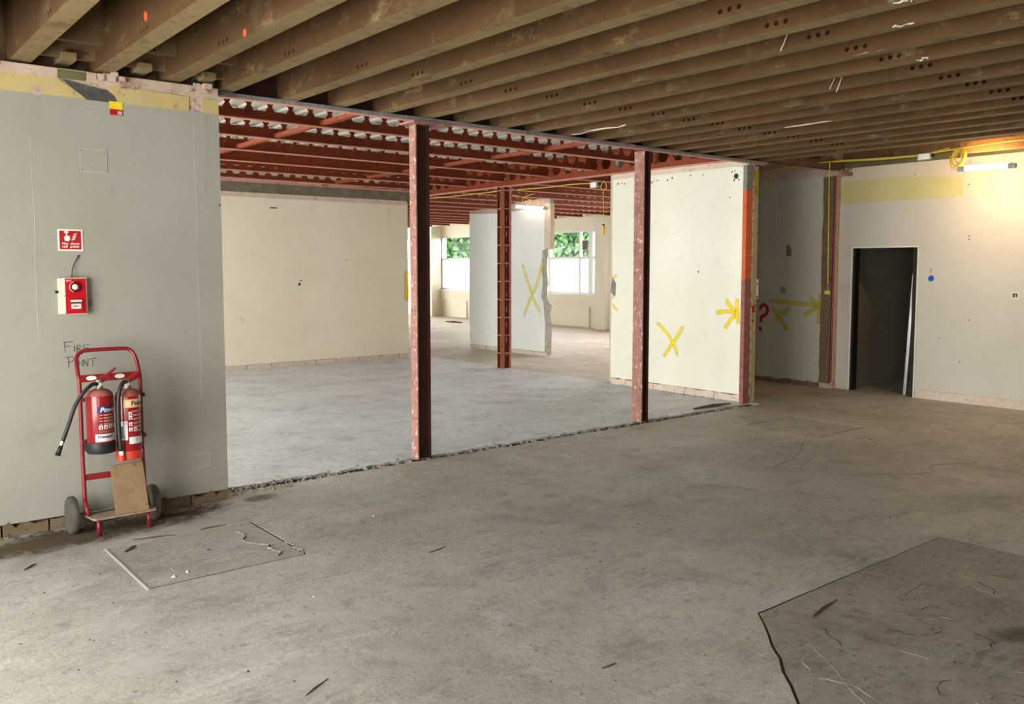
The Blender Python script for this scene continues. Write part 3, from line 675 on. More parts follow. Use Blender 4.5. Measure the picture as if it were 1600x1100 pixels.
# side room behind the doorway
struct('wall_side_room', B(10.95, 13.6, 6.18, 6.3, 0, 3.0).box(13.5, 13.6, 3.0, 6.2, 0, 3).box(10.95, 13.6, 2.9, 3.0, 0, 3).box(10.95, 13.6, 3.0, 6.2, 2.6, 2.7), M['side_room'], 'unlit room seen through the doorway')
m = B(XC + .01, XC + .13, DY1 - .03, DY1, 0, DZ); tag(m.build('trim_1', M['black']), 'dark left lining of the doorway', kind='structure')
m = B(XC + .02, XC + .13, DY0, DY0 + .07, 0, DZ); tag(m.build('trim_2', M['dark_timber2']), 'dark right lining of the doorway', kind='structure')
st = thing('metal_stud', (10.93, 5.36, 0), 'shiny galvanised stud leaning in the doorway', 'metal stud')
m = MB(); m.tube([(10.93, 5.372, 0.0), (10.93, 5.345, .7), (10.93, 5.297, 1.82)], 0.001, 4); m = MB()
P0, P1 = Vector((10.93, 5.385, 0.0)), Vector((10.93, 5.302, 1.84))
m.prism([(P0.y - .018, 0), (P0.y + .018, 0), (P1.y + .012, P1.z), (P1.y - .018, P1.z)], 10.925, 10.929, 'x'); m.build('stud_web', M['steel'], st)
m = MB(); m.prism([(P0.y - .018, 0), (P0.y - .014, 0), (P1.y - .014, P1.z), (P1.y - .018, P1.z)], 10.905, 10.925, 'x'); m.prism([(P0.y + .014, 0), (P0.y + .018, 0), (P1.y + .012, P1.z), (P1.y + .008, P1.z)], 10.905, 10.925, 'x'); m.build('stud_lip', M['steel'], st)
o = MB().prism([(5.30, 0.03), (5.355, 0.03), (5.302, 1.3), (5.297, 1.3)], 10.955, 10.975, 'x').build('timber_batten', M['timber']); tag(o, 'brown timber batten behind the leaning metal stud', 'batten')

# ---- stub wall in the middle distance
XS = 10.55
sy = [(14.30, 0.02), (14.33, .5), (14.31, 2.78), (13.9, 2.80), (13.3, 2.77), (12.9, 2.86), (12.5, 2.88), (12.2, 2.90), (11.86, 2.88), (11.84, 1.98), (12.02, 1.97), (12.04, 1.6), (12.01, 1.35), (12.05, 1.1), (12.0, 1.0), (11.9, .93), (11.95, .8), (11.9, .5), (11.92, .02)]
ws = struct('wall_stub', MB().prism(sy, XS + .006, XS + .1, 'x'), M['block_light'], 'freestanding pale wall panel with a ragged edge and a large yellow cross')
sf = [(14.30, 0.075), (14.28, .25), (14.33, .5), (14.31, 2.72), (13.4, 2.69), (12.0, 2.74), (11.99, 1.96), (12.06, 1.96), (12.08, 1.6), (12.05, 1.35), (12.09, 1.1), (12.03, .98), (11.98, .6), (11.99, .08)]
MB().prism(sf, XS, XS + .006, 'x').build('painted_face', M['wall_stub'], ws)
B(XS, XS + .095, 11.835, 12.0, 1.98, 2.80).build('overhanging_block', M['plaster_light'], ws)
MB().prism([(14.3, 2.72), (13.4, 2.69), (12.0, 2.74), (12.0, 2.86), (12.4, 2.9), (12.9, 2.86), (13.3, 2.77), (14.3, 2.79)], XS + .001, XS + .006, 'x').build('broken_plaster_edge', M['plaster'], ws)
base_course(ws, 'x', XS, 11.93, 14.3, 0.08, M['block_pink'], thick=0.09, step=0.4, jit=0.02)
spr(ws, 'x', XS - .001, [[(12.66, 1.76), (12.5, 1.42), (12.3, 1.05), (12.08, .75)], [(12.02, 1.86), (12.2, 1.35), (12.4, 1.05), (12.62, .66)]], 0.10, 'spray_pale')
ribbon([(12.11, .3), (12.115, 1.2), (12.11, 2.1)], 0.012, 'x', XS - .0008).build('board_seam', M['soot'], ws)

# ---- far window wall
XW = 16.5
def fwall(y0, y1, z0, z1, m): m.box(XW + .05, XW + .25, y0, y1, z0, z1)
m = MB()
fwall(13.9, 29, 0, .88, m); fwall(13.9, 29, 2.66, 3.35, m); fwall(13.9, 16.45, .88, 2.66, m); fwall(20.2, 20.8, .88, 2.66, m); fwall(24.05, 24.55, .88, 2.66, m); fwall(27.5, 29, .88, 2.66, m)
ww = struct('wall_far', m, M['far_wall'], 'cream window wall at the far end')
B(XW - .04, XW + .05, 13.9, 29, .86, .90).build('window_board', M['frame'], ww)
B(XW, XW + .05, 13.9, 29, .56, .86).build('panel_band', M['wall_white_d'], ww)
for y in (16.55, 16.95, 18.9, 20.9, 22.6): B(XW + .02, XW + .05, y, y + .04, 0, .56).build('panel_batten', M['far_wall'], ww)
for y0, y1, xx in ((16.05, 16.42, 16.2), (24.05, 24.40, 16.15)):
    c_ = struct('wall_pier', B(xx, XW + .1, y0, y1, 0, 2.98), M['wall_white'], 'white pier between the far windows' if y0 > 20 else 'white pier at the right end of the far windows')
spr(c_, 'x', 16.147, [[(24.4, 1.25), (24.2, 1.26), (24.06, 1.25)]], 0.05, 'spray_yellow')
def window(name, y0, y1, mull, label):
    t = thing(name, (XW + .1, (y0 + y1) / 2, .9), label, None); t['kind'] = 'structure'
    m = MB(); x0, x1 = XW + .06, XW + .13
    m.box(x0, x1, y0, y1, .90, .95).box(x0, x1, y0, y1, 2.60, 2.66).box(x0, x1, y0, y0 + .05, .9, 2.66).box(x0, x1, y1 - .05, y1, .9, 2.66).box(x0, x1, y0, y1, 1.875, 1.935)
    for y, wd in mull: m.box(x0 - .01, x1, y - wd / 2, y + wd / 2, .9, 2.66)
    m.build('window_frame', M['frame'], t)
    ys = [y0 + .05] + [v for y, wd in sorted(mull) for v in (y - wd / 2, y + wd / 2)] + [y1 - .05]
    for a, b in zip(ys[0::2], ys[1::2]):
        B(XW + .09, XW + .095, a, b, 1.935, 2.60).build('upper_pane', M['glass'], t)
        B(XW + .09, XW + .095, a, b, .95, 1.875).build('frosted_pane', M['frost'], t)
    return t
w1 = window('window_1', 16.45, 20.2, [(16.93, .16), (17.36, .06), (18.62, .10)], 'far window with green trees above frosted panes, right of the pale panel')
o = B(XW + .075, XW + .085, 17.08, 17.30, 2.12, 2.37).build('vent_panel', M['dark_board'], w1); o['label'] = 'small square brown panel stuck on the glass'
B(XW + .03, XW + .06, 17.30, 17.36, 1.2, 1.8).build('window_handle', M['frame'], w1)
window('window_2', 20.8, 24.05, [(22.3, .06), (22.16, .03), (23.2, .02)][:1], 'far window with frosted lower panes, left of the pale panel')
window('window_3', 24.55, 27.5, [(26.0, .06)], 'sliver of far window left of the white pier')

# ---- shell out of view: window wall on the left, walls behind the camera
m = MB()
ws_ = FRONT_WIN + BACK_WIN; ys = [-5.3] + [v for ab in ws_ for v in ab] + [13.9]
for a, b in zip(ys[0::2], ys[1::2]): m.box(WX - .25, WX, a, b, 0, 3.35)
for a, b in ws_: m.box(WX - .25, WX, a, b, 0, .12).box(WX - .25, WX, a, b, 2.8, 3.35)
struct('wall_window_side', m, M['wall_white'], 'window wall out of view on the left')
for i, (a, b) in enumerate(ws_):
    t = thing('window_%d' % (i + 4), (WX - .1, (a + b) / 2, .12), 'daylight window out of view on the left', None); t['kind'] = 'structure'
    m = MB(); m.box(WX - .14, WX - .08, a, b, .12, .18).box(WX - .14, WX - .08, a, b, 2.74, 2.8).box(WX - .14, WX - .08, a, a + .05, .12, 2.8).box(WX - .14, WX - .08, b - .05, b, .12, 2.8).box(WX - .14, WX - .08, (a + b) / 2 - .03, (a + b) / 2 + .03, .12, 2.8)
    m.build('window_frame', M['frame'], t)
    B(WX - .113, WX - .11, a + .05, b - .05, .18, 2.74).build('pane', M['glass'], t)
t = thing('window_9', (9, 28.95, .4), 'daylight window out of view at the far end', None); t['kind'] = 'structure'
m = MB(); m.box(2.5, 15.5, 28.92, 28.98, .4, .46).box(2.5, 15.5, 28.92, 28.98, 2.74, 2.8)
for x in (2.5, 5.1, 7.7, 10.3, 12.9, 15.44): m.box(x, x + .06, 28.92, 28.98, .4, 2.8)
m.build('window_frame', M['frame'], t); B(2.5, 15.5, 28.945, 28.95, .46, 2.74).build('pane', M['glass'], t)
struct('wall_front', B(WX - .25, 10.95, -5.3, -5.2, 0, 3.35), M['wall_grey'], 'wall behind the viewer')
struct('wall_far_side', B(2, 17, 28.9, 29, 0, .4).box(2, 17, 28.9, 29, 2.8, 3.35).box(2, 2.5, 28.9, 29, 0, 3).box(15.5, 17, 28.9, 29, 0, 3).box(1.9, 2, 13.7, 29, 0, 3.35).box(10.95, 16.7, 8.75, 8.85, 0, 3.35), M['far_wall'], 'outer walls of the far room')
struct('ceiling', B(WX - .25, 10.95, -5.3, 6.23, 3.30, 3.36).box(8.9, 10.95, 6.2, 8.75, 3.30, 3.36), M['deck_dark'], 'dark underside of the deck above the joists')
# corrugated white roof boards over the middle and far rooms (ridges run front to back)
m = MB(); x = WX; pr_ = []
while x < 16.7:
    pr_ += [(x, 3.283), (x + .09, 3.283), (x + .105, 3.303), (x + .195, 3.303)]; x += .21
n = len(pr_)
m.add([(p[0], 6.23, p[1]) for p in pr_] + [(p[0], 29, p[1]) for p in pr_], [(i, i + 1, n + i + 1, n + i) for i in range(n - 1)])
struct('ceiling', m, M['deck'], 'white ribbed roof boards above the red steel beams')
struct('ceiling', B(WX - .25, 17, 6.23, 29, 3.32, 3.36), M['deck_dark'], 'roof above the white boards')

# ================================================================== STEEL AND JOISTS
def holed(outer, holes, t0, t1, put, m, mi=0, both=True):
    """flat plate with holes: 2D loops, put(a,b,t)->3D"""
    loops = [outer] + holes; flat = [p for L in loops for p in L]
    tris = [tuple(t) for t in tessellate_polygon([[Vector((p[0], p[1], 0)) for p in L] for L in loops])]
    m.add([put(a, b, t0) for a, b in flat], tris, mi)
    if both: m.add([put(a, b, t1) for a, b in flat], [t[::-1] for t in tris], mi)
    for L in holes + ([outer] if both else []):
        n = len(L); m.add([put(a, b, t0) for a, b in L] + [put(a, b, t1) for a, b in L], [(i, (i + 1) % n, (i + 1) % n + n, i + n) for i in range(n)], mi)
def ORD(i): return ['first', 'second', 'third', 'fourth', 'fifth', 'sixth', 'seventh', 'eighth', 'ninth', 'tenth', 'eleventh', 'twelfth', 'thirteenth', 'fourteenth', 'fifteenth', 'sixteenth', 'seventeenth', 'eighteenth', 'nineteenth', 'twentieth'][i]

JW, JZ0, JZ1 = 0.118, 2.885, 3.30
def joist_mesh():
    holes = []
    for yr in (0.55, 2.72, 4.92):
        for k in (-1, 0, 1): holes.append([(yr + k * 0.056 + 0.0145 * math.cos(2 * PI * j / 10), 0.036 + 0.0145 * math.sin(2 * PI * j / 10)) for j in range(10)])
    m = MB(); H = JZ1 - JZ0
    holed([(-5.2, 0), (6.19, 0), (6.19, H), (-5.2, H)], holes, 0.0, 0.11, lambda a, b, t: (t, a, b), m, 0, both=False)
    for L in holes: m.add([(0.11, a, b) for a, b in L], [tuple(range(10))], 2)
    m.add([(JW, -5.2, 0), (JW, 6.19, 0), (JW, 6.19, H), (JW, -5.2, H)], [(0, 1, 2, 3)], 0)
    m.add([(0, 6.19, 0), (JW, 6.19, 0), (JW, 6.19, H), (0, 6.19, H)], [(0, 1, 2, 3)], 0)
    m.add([(0, -5.2, 0), (JW, -5.2, 0), (JW, -5.2, H), (0, -5.2, H)], [(3, 2, 1, 0)], 0)
    n = 40
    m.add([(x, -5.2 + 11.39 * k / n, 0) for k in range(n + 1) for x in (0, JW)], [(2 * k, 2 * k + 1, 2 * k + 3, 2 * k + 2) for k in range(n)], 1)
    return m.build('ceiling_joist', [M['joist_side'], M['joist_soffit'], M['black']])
j0 = joist_mesh()
jx = [0.57, 1.01, 1.47, 1.90, 2.30, 2.79] + [3.205 + .396 * k for k in range(15)]
names = ['brown joist just beyond the left edge, over the grey wall', 'brown ceiling joist at the far left, nearest the top left corner', 'brown ceiling joist with an orange dab over the grey wall', 'brown ceiling joist above the right half of the grey wall', 'brown ceiling joist resting where the grey wall ends']
joists = []
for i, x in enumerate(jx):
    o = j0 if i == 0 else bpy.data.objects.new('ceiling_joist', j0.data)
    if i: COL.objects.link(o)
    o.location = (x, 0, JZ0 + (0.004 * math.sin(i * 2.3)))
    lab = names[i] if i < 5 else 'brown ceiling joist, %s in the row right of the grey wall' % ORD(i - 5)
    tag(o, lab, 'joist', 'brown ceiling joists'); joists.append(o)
def dab(j, pts, wd, mat, x):  # marks on a joist's left side
    r = ribbon(pts, wd, 'x', x - 0.0012); o = r.build('paint_mark', M[mat]); o.parent = j; o.matrix_parent_inverse = Matrix.Translation(-Vector(j.location))
dab(joists[2], [(4.90, 2.95), (4.88, 2.977), (4.86, 3.01)], 0.09, 'spray_orange', 1.47)
dab(joists[3], [(4.63, 2.888), (4.61, 2.905), (4.59, 2.93)], 0.06, 'spray_orange', 1.90)
# sagging debris caught on the joists
for i, (y0, y1, mt) in ((10, (2.55, 2.75, 'post_pink')), (15, (4.05, 4.5, 'plaster_light')), (12, (5.3, 6.0, 'plaster_light')), (9, (2.2, 2.3, 'plaster_light')), (8, (2.0, 2.1, 'plaster_light')), (11, (2.5, 2.56, 'plaster_light'))):
    x = jx[i]; m = MB(); P = [(x + .02 + random.uniform(-.02, .02), y0 + (y1 - y0) * k / 6, JZ0 - .004 + random.uniform(-.006, .004)) for k in range(7)]
    m.tube(P, [random.uniform(.002, .007) for _ in P], 6); o = m.build('hanging_scrap', M[mt]); o.parent = joists[i]; o.matrix_parent_inverse = Matrix.Translation(-Vector(joists[i].location))
for i, y, L in ((8, 1.95, .12), (9, 2.9, .1), (12, 3.25, .13), (12, 3.3, .1)):
    m = MB(); x = jx[i] - .01; m.tube([(x, y, 2.98), (x - .01, y + .02, 2.98 - L * .6), (x, y + .05, 2.98 - L)], .0035, 5); o = m.build('hanging_thread', M['plaster_light']); o.parent = joists[i]; o.matrix_parent_inverse = Matrix.Translation(-Vector(joists[i].location))
# short noggings between the joists above the wall
for (a, b), bay in (((1.13, 1.47), 'leftmost'), ((1.59, 1.90), 'middle'), ((2.02, 2.30), 'rightmost')):
    for y, z0, z1, fr in ((5.72, 2.99, 3.28, 'nearer'), (5.92, 2.93, 3.28, 'farther')):
        o = B(a, b, y, y + .05, z0, z1).build('nogging', M['dark_timber']); tag(o, 'short brown nogging in the %s joist gap over the grey wall, the %s one' % (bay, fr), 'nogging', 'noggings between the joists')
    o = B((a + b) / 2 - .03, (a + b) / 2 + .05, 5.86, 6.12, 2.905, 2.95).build('short_timber', M['joist_soffit']); tag(o, 'short pale timber in the %s joist gap on top of the grey wall' % bay, 'timber', 'short timbers on the wall head')

# ---- edge beam carried by the posts
eb = thing('edge_beam', (5.5, 6.2, 2.84), 'long steel edge beam with pink flange carried on the posts', 'beam')
B(2.262, 8.90, 6.14, 6.20, 2.853, 2.862).build('bottom_flange', M['pink_lit_steel'], eb)
m = MB(); x = 2.262
while x < 8.9:
    L = min(random.uniform(1.2, 1.9), 8.9 - x); o = B(x, x + L - .006, 6.115, 6.145, 2.857, 2.884 + random.uniform(-.004, .003)).build('bearing_strip', M['grey_block'], eb); x += L
B(2.262, 8.90, 6.195, 6.23, 2.862, 3.3).build('web', M['post_dark'], eb)
B(WX, 2.262, 6.12, 6.185, 2.87, 3.3).build('wall_head_blocking', M['dark_timber'], wl)
o = B(3.93, 4.30, 6.09, 6.32, 2.835, 2.852).build('cap_plate', M['post_pink'], eb)

# ---- castellated beams
HEXW, HEXH, PITCHX = 0.170, 0.135, 0.205
def cast_parts(L, z0, depth, pitch=PITCHX, hw=HEXW, hh=HEXH, low=0.070, fw=0.066, start=0.12):
    holes = []; a = start
    zc = low + hh / 2
    while a + hw / 2 < L - 0.05:
        holes.append([(a - hw / 2, zc), (a - hw / 4, zc - hh / 2), (a + hw / 4, zc - hh / 2), (a + hw / 2, zc), (a + hw / 4, zc + hh / 2), (a - hw / 4, zc + hh / 2)]); a += pitch
    w_ = MB(); holed([(0, 0.01), (L, 0.01), (L, depth - .01), (0, depth - .01)], holes, -.005, .005, lambda a, b, t: (a, t, b), w_)
    bf = B(0, L, -fw / 2, fw / 2, 0, .011); tf = B(0, L, -fw / 2, fw / 2, depth - .011, depth)
    return w_, bf, tf
def cast_family(L, z0, depth, mats, **k):
    w_, bf, tf = cast_parts(L, z0, depth, **k)
    return [w_.build('web', M[mats[0]]), bf.build('bottom_flange', M[mats[1]]), tf.build('top_flange', M[mats[0]])]
def cast_beam(fam, first, loc, rot, label, group):
    t = thing('castellated_beam', loc, label, 'beam', group); t.rotation_euler = (0, 0, rot)
    for p in fam:
        o = p if first else bpy.data.objects.new(p.name.split('.')[0], p.data)
        if not first: COL.objects.link(o)
        o.parent = t
    return t
fam = cast_family(8.75 - WX, 3.0, 0.28, ('red_primer', 'pink_lit_steel'))
for k in range(6):
    cast_beam(fam, k == 0, (WX, 7.80 + 1.045 * k, 3.0), 0, 'red castellated roof beam, %s behind the edge beam' % ORD(k), 'castellated beams over the middle room')
fam2 = cast_family(XW - 8.87, 3.0, 0.28, ('red_primer', 'pink_lit_steel'), start=0.3)
for k in range(19):
    cast_beam(fam2, k == 0, (8.87, 7.80 + 1.045 * k, 3.0), 0, 'red steel roof beam in the far room beyond the girder', 'steel beams over the far room')
fam3 = cast_family(21.0, 2.93, 0.32, ('girder_red', 'pink_lit_steel'), pitch=0.26, hw=0.2, hh=0.15, low=0.09, fw=0.12, start=0.2)
cast_beam(fam3, True, (8.80, 6.42, 2.93), PI / 2, 'orange red castellated girder running back over the central column', None)
for x, lab in ((3.965, 'left'), (6.87, 'right')):
    o = B(x - .03, x + .03, 6.34, 13.5, 3.018, 3.026).box(x - .03, x - .022, 6.34, 13.5, 3.026, 3.06).build('bracing_angle', M['girder_red']); tag(o, 'salmon bracing bar crossing the red beams, %s of the pair' % lab, 'brace', 'roof bracing bars')

# ---- posts on the opening line
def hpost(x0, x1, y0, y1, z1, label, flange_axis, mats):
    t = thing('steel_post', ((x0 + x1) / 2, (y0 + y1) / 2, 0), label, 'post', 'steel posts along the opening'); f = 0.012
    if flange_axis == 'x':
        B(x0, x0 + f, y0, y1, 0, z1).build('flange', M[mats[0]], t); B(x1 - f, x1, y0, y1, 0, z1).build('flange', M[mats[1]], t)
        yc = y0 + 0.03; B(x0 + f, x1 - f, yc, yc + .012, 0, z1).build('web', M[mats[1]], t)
    m = MB()
    for z in [0.35 + .31 * k for k in range(8)]:
        for y in (y0 + .025, y1 - .025):
            m.lathe([(.006, -.002), (.006, .001)], (x0, y, z), 6, 'x')
    tag(m.build('bolt_hole', M['black'], t), kind='stuff')
    return t
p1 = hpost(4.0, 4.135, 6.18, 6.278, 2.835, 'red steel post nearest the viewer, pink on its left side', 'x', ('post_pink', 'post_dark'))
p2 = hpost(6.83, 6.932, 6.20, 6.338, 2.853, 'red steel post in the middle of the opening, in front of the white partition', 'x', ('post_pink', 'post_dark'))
t = thing('steel_post', (8.75, 6.33, 0), 'embedded post at the partition end, grey, orange and maroon from top down', 'post', 'steel posts along the opening')
for z0, z1, mt in ((0, 1.50, 'post_maroon'), (1.50, 2.56, 'post_orange'), (2.56, 2.853, 'post_grey')):
    B(8.70, 8.825, 6.27, 6.325, z0, z1).build('post_section', M[mt], t)
m = MB()
for z in [0.1 + .14 * k for k in range(19)]: m.box(8.822, 8.842, 6.268, 6.29, z, z + random.uniform(.06, .12))
tag(m.build('mortar_edge', M['plaster_light'], t), kind='stuff')

# ---- castellated column under the girder
t = thing('castellated_column', (8.81, 10.99, 0), 'freestanding red castellated column with cross plates under the girder', 'column')
X, Y = 8.82, 11.0; zt = 2.93
B(X - .075, X - .065, Y - .075, Y + .045, 0, zt).build('front_flange', M['column_brown'], t)
B(X + .062, X + .072, Y - .075, Y + .045, 0, zt).build('rear_flange', M['pink_lit_steel'], t)
m = MB(); holes = [[(a, z), (a + .028, z), (a + .028, z + .085), (a, z + .085)] for z in [.18 + .245 * k for k in range(11)] for a in (X + .008,)]
holed([(X - .065, 0), (X + .062, 0), (X + .062, zt), (X - .065, zt)], holes, Y - .02, Y - .01, lambda a, b, q: (a, q, b), m); m.build('web', M['red_primer'], t)
B(X - .085, X + .004, Y + .085, Y + .095, 0, zt).build('back_plate', M['red_primer'], t)
B(X - .006, X + .006, Y - .01, Y + .085, 0, zt).build('web', M['red_primer'], t)
for z in [.24 + .292 * k for k in range(10)]:
    o = B(X - .063, X + .060, Y - .082, Y - .021, z, z + .014).build('cross_plate', M['pink_lit_steel'], t)
    o = B(X - .092, X - .007, Y - .008, Y + .084, z, z + .012).build('cross_plate', M['pink_lit_steel'], t)

# ---- timbers and plates near the right wall
o = B(10.22, 10.33, -5.2, 4.50, 2.935, 3.06).build('ceiling_timber', M['timber']); tag(o, 'orange brown timber joist above the bright tube lamp on the right', 'timber')
o = B(9.70, 9.80, -5.2, 6.2, 3.06, 3.28).build('ceiling_timber', M['dark_timber']); tag(o, 'dark timber joist high above the hall entrance', 'timber')
o = B(8.96, 10.73, 6.24, 6.36, 2.93, 3.03).build('timber_lintel', M['dark_timber']); tag(o, 'dark timber lintel across the head of the hall', 'lintel')
o = B(8.96, 10.70, 6.55, 6.62, 3.0, 3.2).build('timber_lintel', M['dark_timber']); tag(o, 'dark timber behind the lintel at the hall ceiling', 'lintel')

# ================================================================== LAMPS AND CABLES
def tube_lamp(a, b, label, mat, hook):
    a, b = Vector(a), Vector(b); t = thing('tube_lamp', (a + b) / 2, label, 'lamp'); d = (b - a).normalized()
    m = MB(); m.tube([a + d * .03, b - d * .03], .021, 14); m.build('tube', M[mat], t, True)
    for e, s_ in ((a, 1), (b, -1)):
        m = MB(); m.tube([e - d * .05 * s_, e + d * .03 * s_], .028, 8); m.build('end_cap', M['box_grey'], t)
    m = MB(); c = (a + b) / 2 + Vector((0, 0, .034)); m.tube([a + Vector((0, 0, .034)), b + Vector((0, 0, .034))], .012, 4); m.build('housing', M['white'], t)
    for f in (.15, .85):
        p = a.lerp(b, f); m = MB(); m.tube([p + Vector((0, 0, .04)), p + Vector((.005, 0, .09)), Vector((p.x, p.y, hook))], .002, 5); m.build('hanging_wire', M['grey_conn'], t)
    return t
tube_lamp((10.10, 4.412, 2.742), (10.10, 3.908, 2.733), 'lit tube lamp hanging from yellow cables by the right wall', 'tube_warm', 3.05)
tube_lamp((10.40, 12.66, 2.772), (10.40, 11.82, 2.70), 'lit tube lamp in front of the freestanding pale wall', 'tube_white', 3.0)
tube_lamp((10.10, 1.40, 2.742), (10.10, 0.90, 2.735), 'second lit tube lamp added farther along the yellow cable, out of view', 'tube_warm', 3.05)  # unseen lamp guessed from the cable run, added to brighten this end
def cable(name, pts, r, label, parent=None, mat='cable', n=7):
    m = MB(); m.tube(curve_pts(pts, 7), r, 7); o = m.build(name, M[mat], parent, True)
    if not parent: tag(o, label, 'cable')
    return o
cable('power_cable', [(10.17, 7.3, 2.93), (10.17, 6.7, 2.96), (10.18, 6.07, 2.985), (10.18, 5.5, 2.965), (10.18, 4.95, 2.955), (10.19, 4.5, 2.985), (10.19, 3.9, 3.01), (10.19, 2.5, 3.0), (10.19, 1.3, 3.01)], .008, 'yellow cable strung under the ceiling along the right wall')
cable('power_cable', [(10.17, 6.05, 2.975), (10.17, 5.5, 2.95), (10.17, 5.1, 2.945), (10.18, 4.95, 2.95), (10.18, 4.6, 3.0)], .006, 'second yellow cable sagging beside the strung cable at the right wall')
ct = thing('drop_cable', (10.16, 6.07, 2.98), 'yellow cable with plug hanging down beside the hall opening', 'cable')
cable('cable', [(10.16, 6.07, 2.985), (10.16, 6.08, 2.90), (10.16, 6.075, 2.4), (10.16, 6.065, 1.8), (10.16, 6.06, 1.42)], .006, '', ct)
m = MB(); m.lathe([(.008, .09), (.014, .06), (.022, .03), (.024, 0)], (10.16, 6.06, 1.345), 10); m.build('plug_grip', M['grey_conn'], ct, True)
m = MB(); m.box(10.135, 10.185, 6.035, 6.087, 1.30, 1.345); m.build('plug_body', M['yellow_conn'], ct)
def jbox(c, label, s_=(0.05, 0.10, 0.07)):
    t = thing('junction_box', c, label, 'junction box'); x, y, z = c
    B(x - s_[0], x + s_[0] * .4, y - s_[1], y + s_[1], z - s_[2], z + s_[2] * .6).build('box_body', M['box_grey'], t)
    B(x - s_[0] - .006, x - s_[0], y - s_[1] * .9, y + s_[1] * .75, z - s_[2] * .85, z + s_[2] * .5).build('box_lid', M['white'], t)
    m = MB(); m.lathe([(.02, 0), (.02, .03)], (x, y - s_[1] - .03, z), 10, 'y'); m.build('cable_gland', M['black'], t)
jbox((10.17, 4.87, 2.935), 'grey junction box on the yellow cable left of the right hand lamp', (0.035, 0.075, 0.045))
m = MB()
for k in range(10):
    a = random.uniform(0, 3); P = []; tw = random.uniform(-.5, .5); e1_, e2_ = random.uniform(.03, .075), random.uniform(.09, .13)
    for j in range(17):
        q = 2 * PI * j / 16; u_, v_ = e1_ * math.cos(q), e2_ * math.sin(q); P.append((10.17 + .025 * math.sin(q * .5 + a), 4.50 + u_ * math.cos(tw) - v_ * math.sin(tw), 2.985 - e2_ * .95 + u_ * math.sin(tw) + v_ * math.cos(tw)))
    m.tube(P, .0048, 6)
tag(m.build('cable_coil', M['cable'], None, True), 'tangled coil of yellow cable hanging above the right hand lamp', 'cable coil')
cable('power_cable', [(9.0, 14.5, 2.93), (9.0, 13.2, 2.905), (9.0, 12.0, 2.90), (9.0, 11.0, 2.91)], .008, 'yellow cable clipped below the girder left of the castellated column')
cable('power_cable', [(9.0, 10.9, 2.895), (9.0, 10.2, 2.88), (9.0, 9.6, 2.885), (9.0, 9.2, 2.87)], .008, 'yellow cable clipped below the girder right of the castellated column')
cable('power_cable', [(10.4, 12.75, 3.0), (10.4, 12.4, 2.93), (10.42, 12.2, 2.86), (10.42, 12.35, 2.80), (10.4, 12.45, 2.92), (10.4, 12.15, 2.98)], .007, 'loop of yellow cable over the lamp on the freestanding pale wall')
jbox((9.0, 9.12, 2.85), 'white junction box on the cable beside the partition edge', (0.04, 0.07, 0.05))
ct = thing('drop_cable', (9.0, 8.95, 2.85), 'thin yellow cable with plug hanging at the left edge of the partition', 'cable')
P = [(9.0 + .01 * math.sin(2 * a), 8.95 + .055 * math.cos(a), 2.82 + .06 * math.sin(a)) for a in [2 * PI * k / 16 for k in range(33)]]
m = MB(); m.tube(P, .006, 6); m.build('cable_loop', M['cable'], ct, True)
cable('cable', [(9.0, 8.95, 2.76), (9.0, 8.95, 2.5), (9.0, 8.94, 2.27)], .004, '', ct)
B(8.985, 9.015, 8.93, 8.96, 2.12, 2.24).build('plug_body', M['yellow_conn'], ct)
m = MB(); m.lathe([(.018, 0), (.018, .03)], (9.0, 8.945, 2.24), 8); m.build('plug_grip', M['black'], ct)
t = thing('lock_plate', (8.965, 6.30, 1.27), 'narrow white plate with dark holes on the pier edge', 'plate')
B(8.952, 9.0, 6.292, 6.302, 1.265, 1.50).build('plate', M['white'], t)
for z, r in ((1.288, .013), (1.44, .012), (1.40, .006)):
    m = MB(); m.lathe([(r, -.003), (r, 0)], (8.976, 6.292, z), 10, 'y'); m.build('plate_hole', M['black'], t)

# ================================================================== FIRE POINT
YP = 5.745
tr = thing('extinguisher_trolley', (1.45, 5.72, 0), 'red tubular fire trolley standing against the grey wall', 'trolley')
xl, xr = 1.272, 1.624
prof = [(xl, YP - .02, .20), (xl, YP, .5), (xl - .002, YP, .92), (xl - .004, YP + .02, 1.0), (xl + .002, YP + .07, 1.085), (xl + .03, YP + .085, 1.122), (xl + .08, YP + .085, 1.132), (xr - .09, YP + .085, 1.132), (xr - .035, YP + .08, 1.122), (xr - .008, YP + .06, 1.075), (xr, YP + .02, .99), (xr, YP, .92), (xr, YP, .45)]
m = MB(); m.tube(curve_pts(prof, 5), .0125, 10); m.build('frame_tube', M['trolley_red'], tr, True)
m = MB(); m.tube([(xl, YP - .02, .21), (xl + .006, YP - .07, .13)], .0125, 10); m.build('frame_tube', M['trolley_red'], tr, True)
m = MB(); m.tube([(xr, YP, .5), (xr + .005, YP - .01, .25), (xr + .01, YP - .06, .13)], .0125, 10); m.build('frame_tube', M['trolley_red'], tr, True)
B(xl, xr, YP - .012, YP - .006, .945, .99).build('upper_crossbar', M['trolley_red'], tr)
for x in (1.335, 1.50):
    P = [(x + .03 * math.cos(a), .968 + .014 * math.sin(a)) for a in [2 * PI * k / 14 for k in range(14)]]
    MB().prism(P, YP - .0135, YP - .012, 'y').build('crossbar_sticker', M['white'], tr)
B(xl, xr, YP - .012, YP + .0, .335, .372).build('lower_crossbar', M['trolley_red'], tr)
for z in (.84, .58):
    B(xl - .004, xl + .03, YP - .035, YP, z - .012, z + .012).build('clamp', M['trolley_red'], tr); B(xr - .02, xr + .018, YP - .035, YP, z - .012, z + .012).build('clamp', M['trolley_red'], tr)
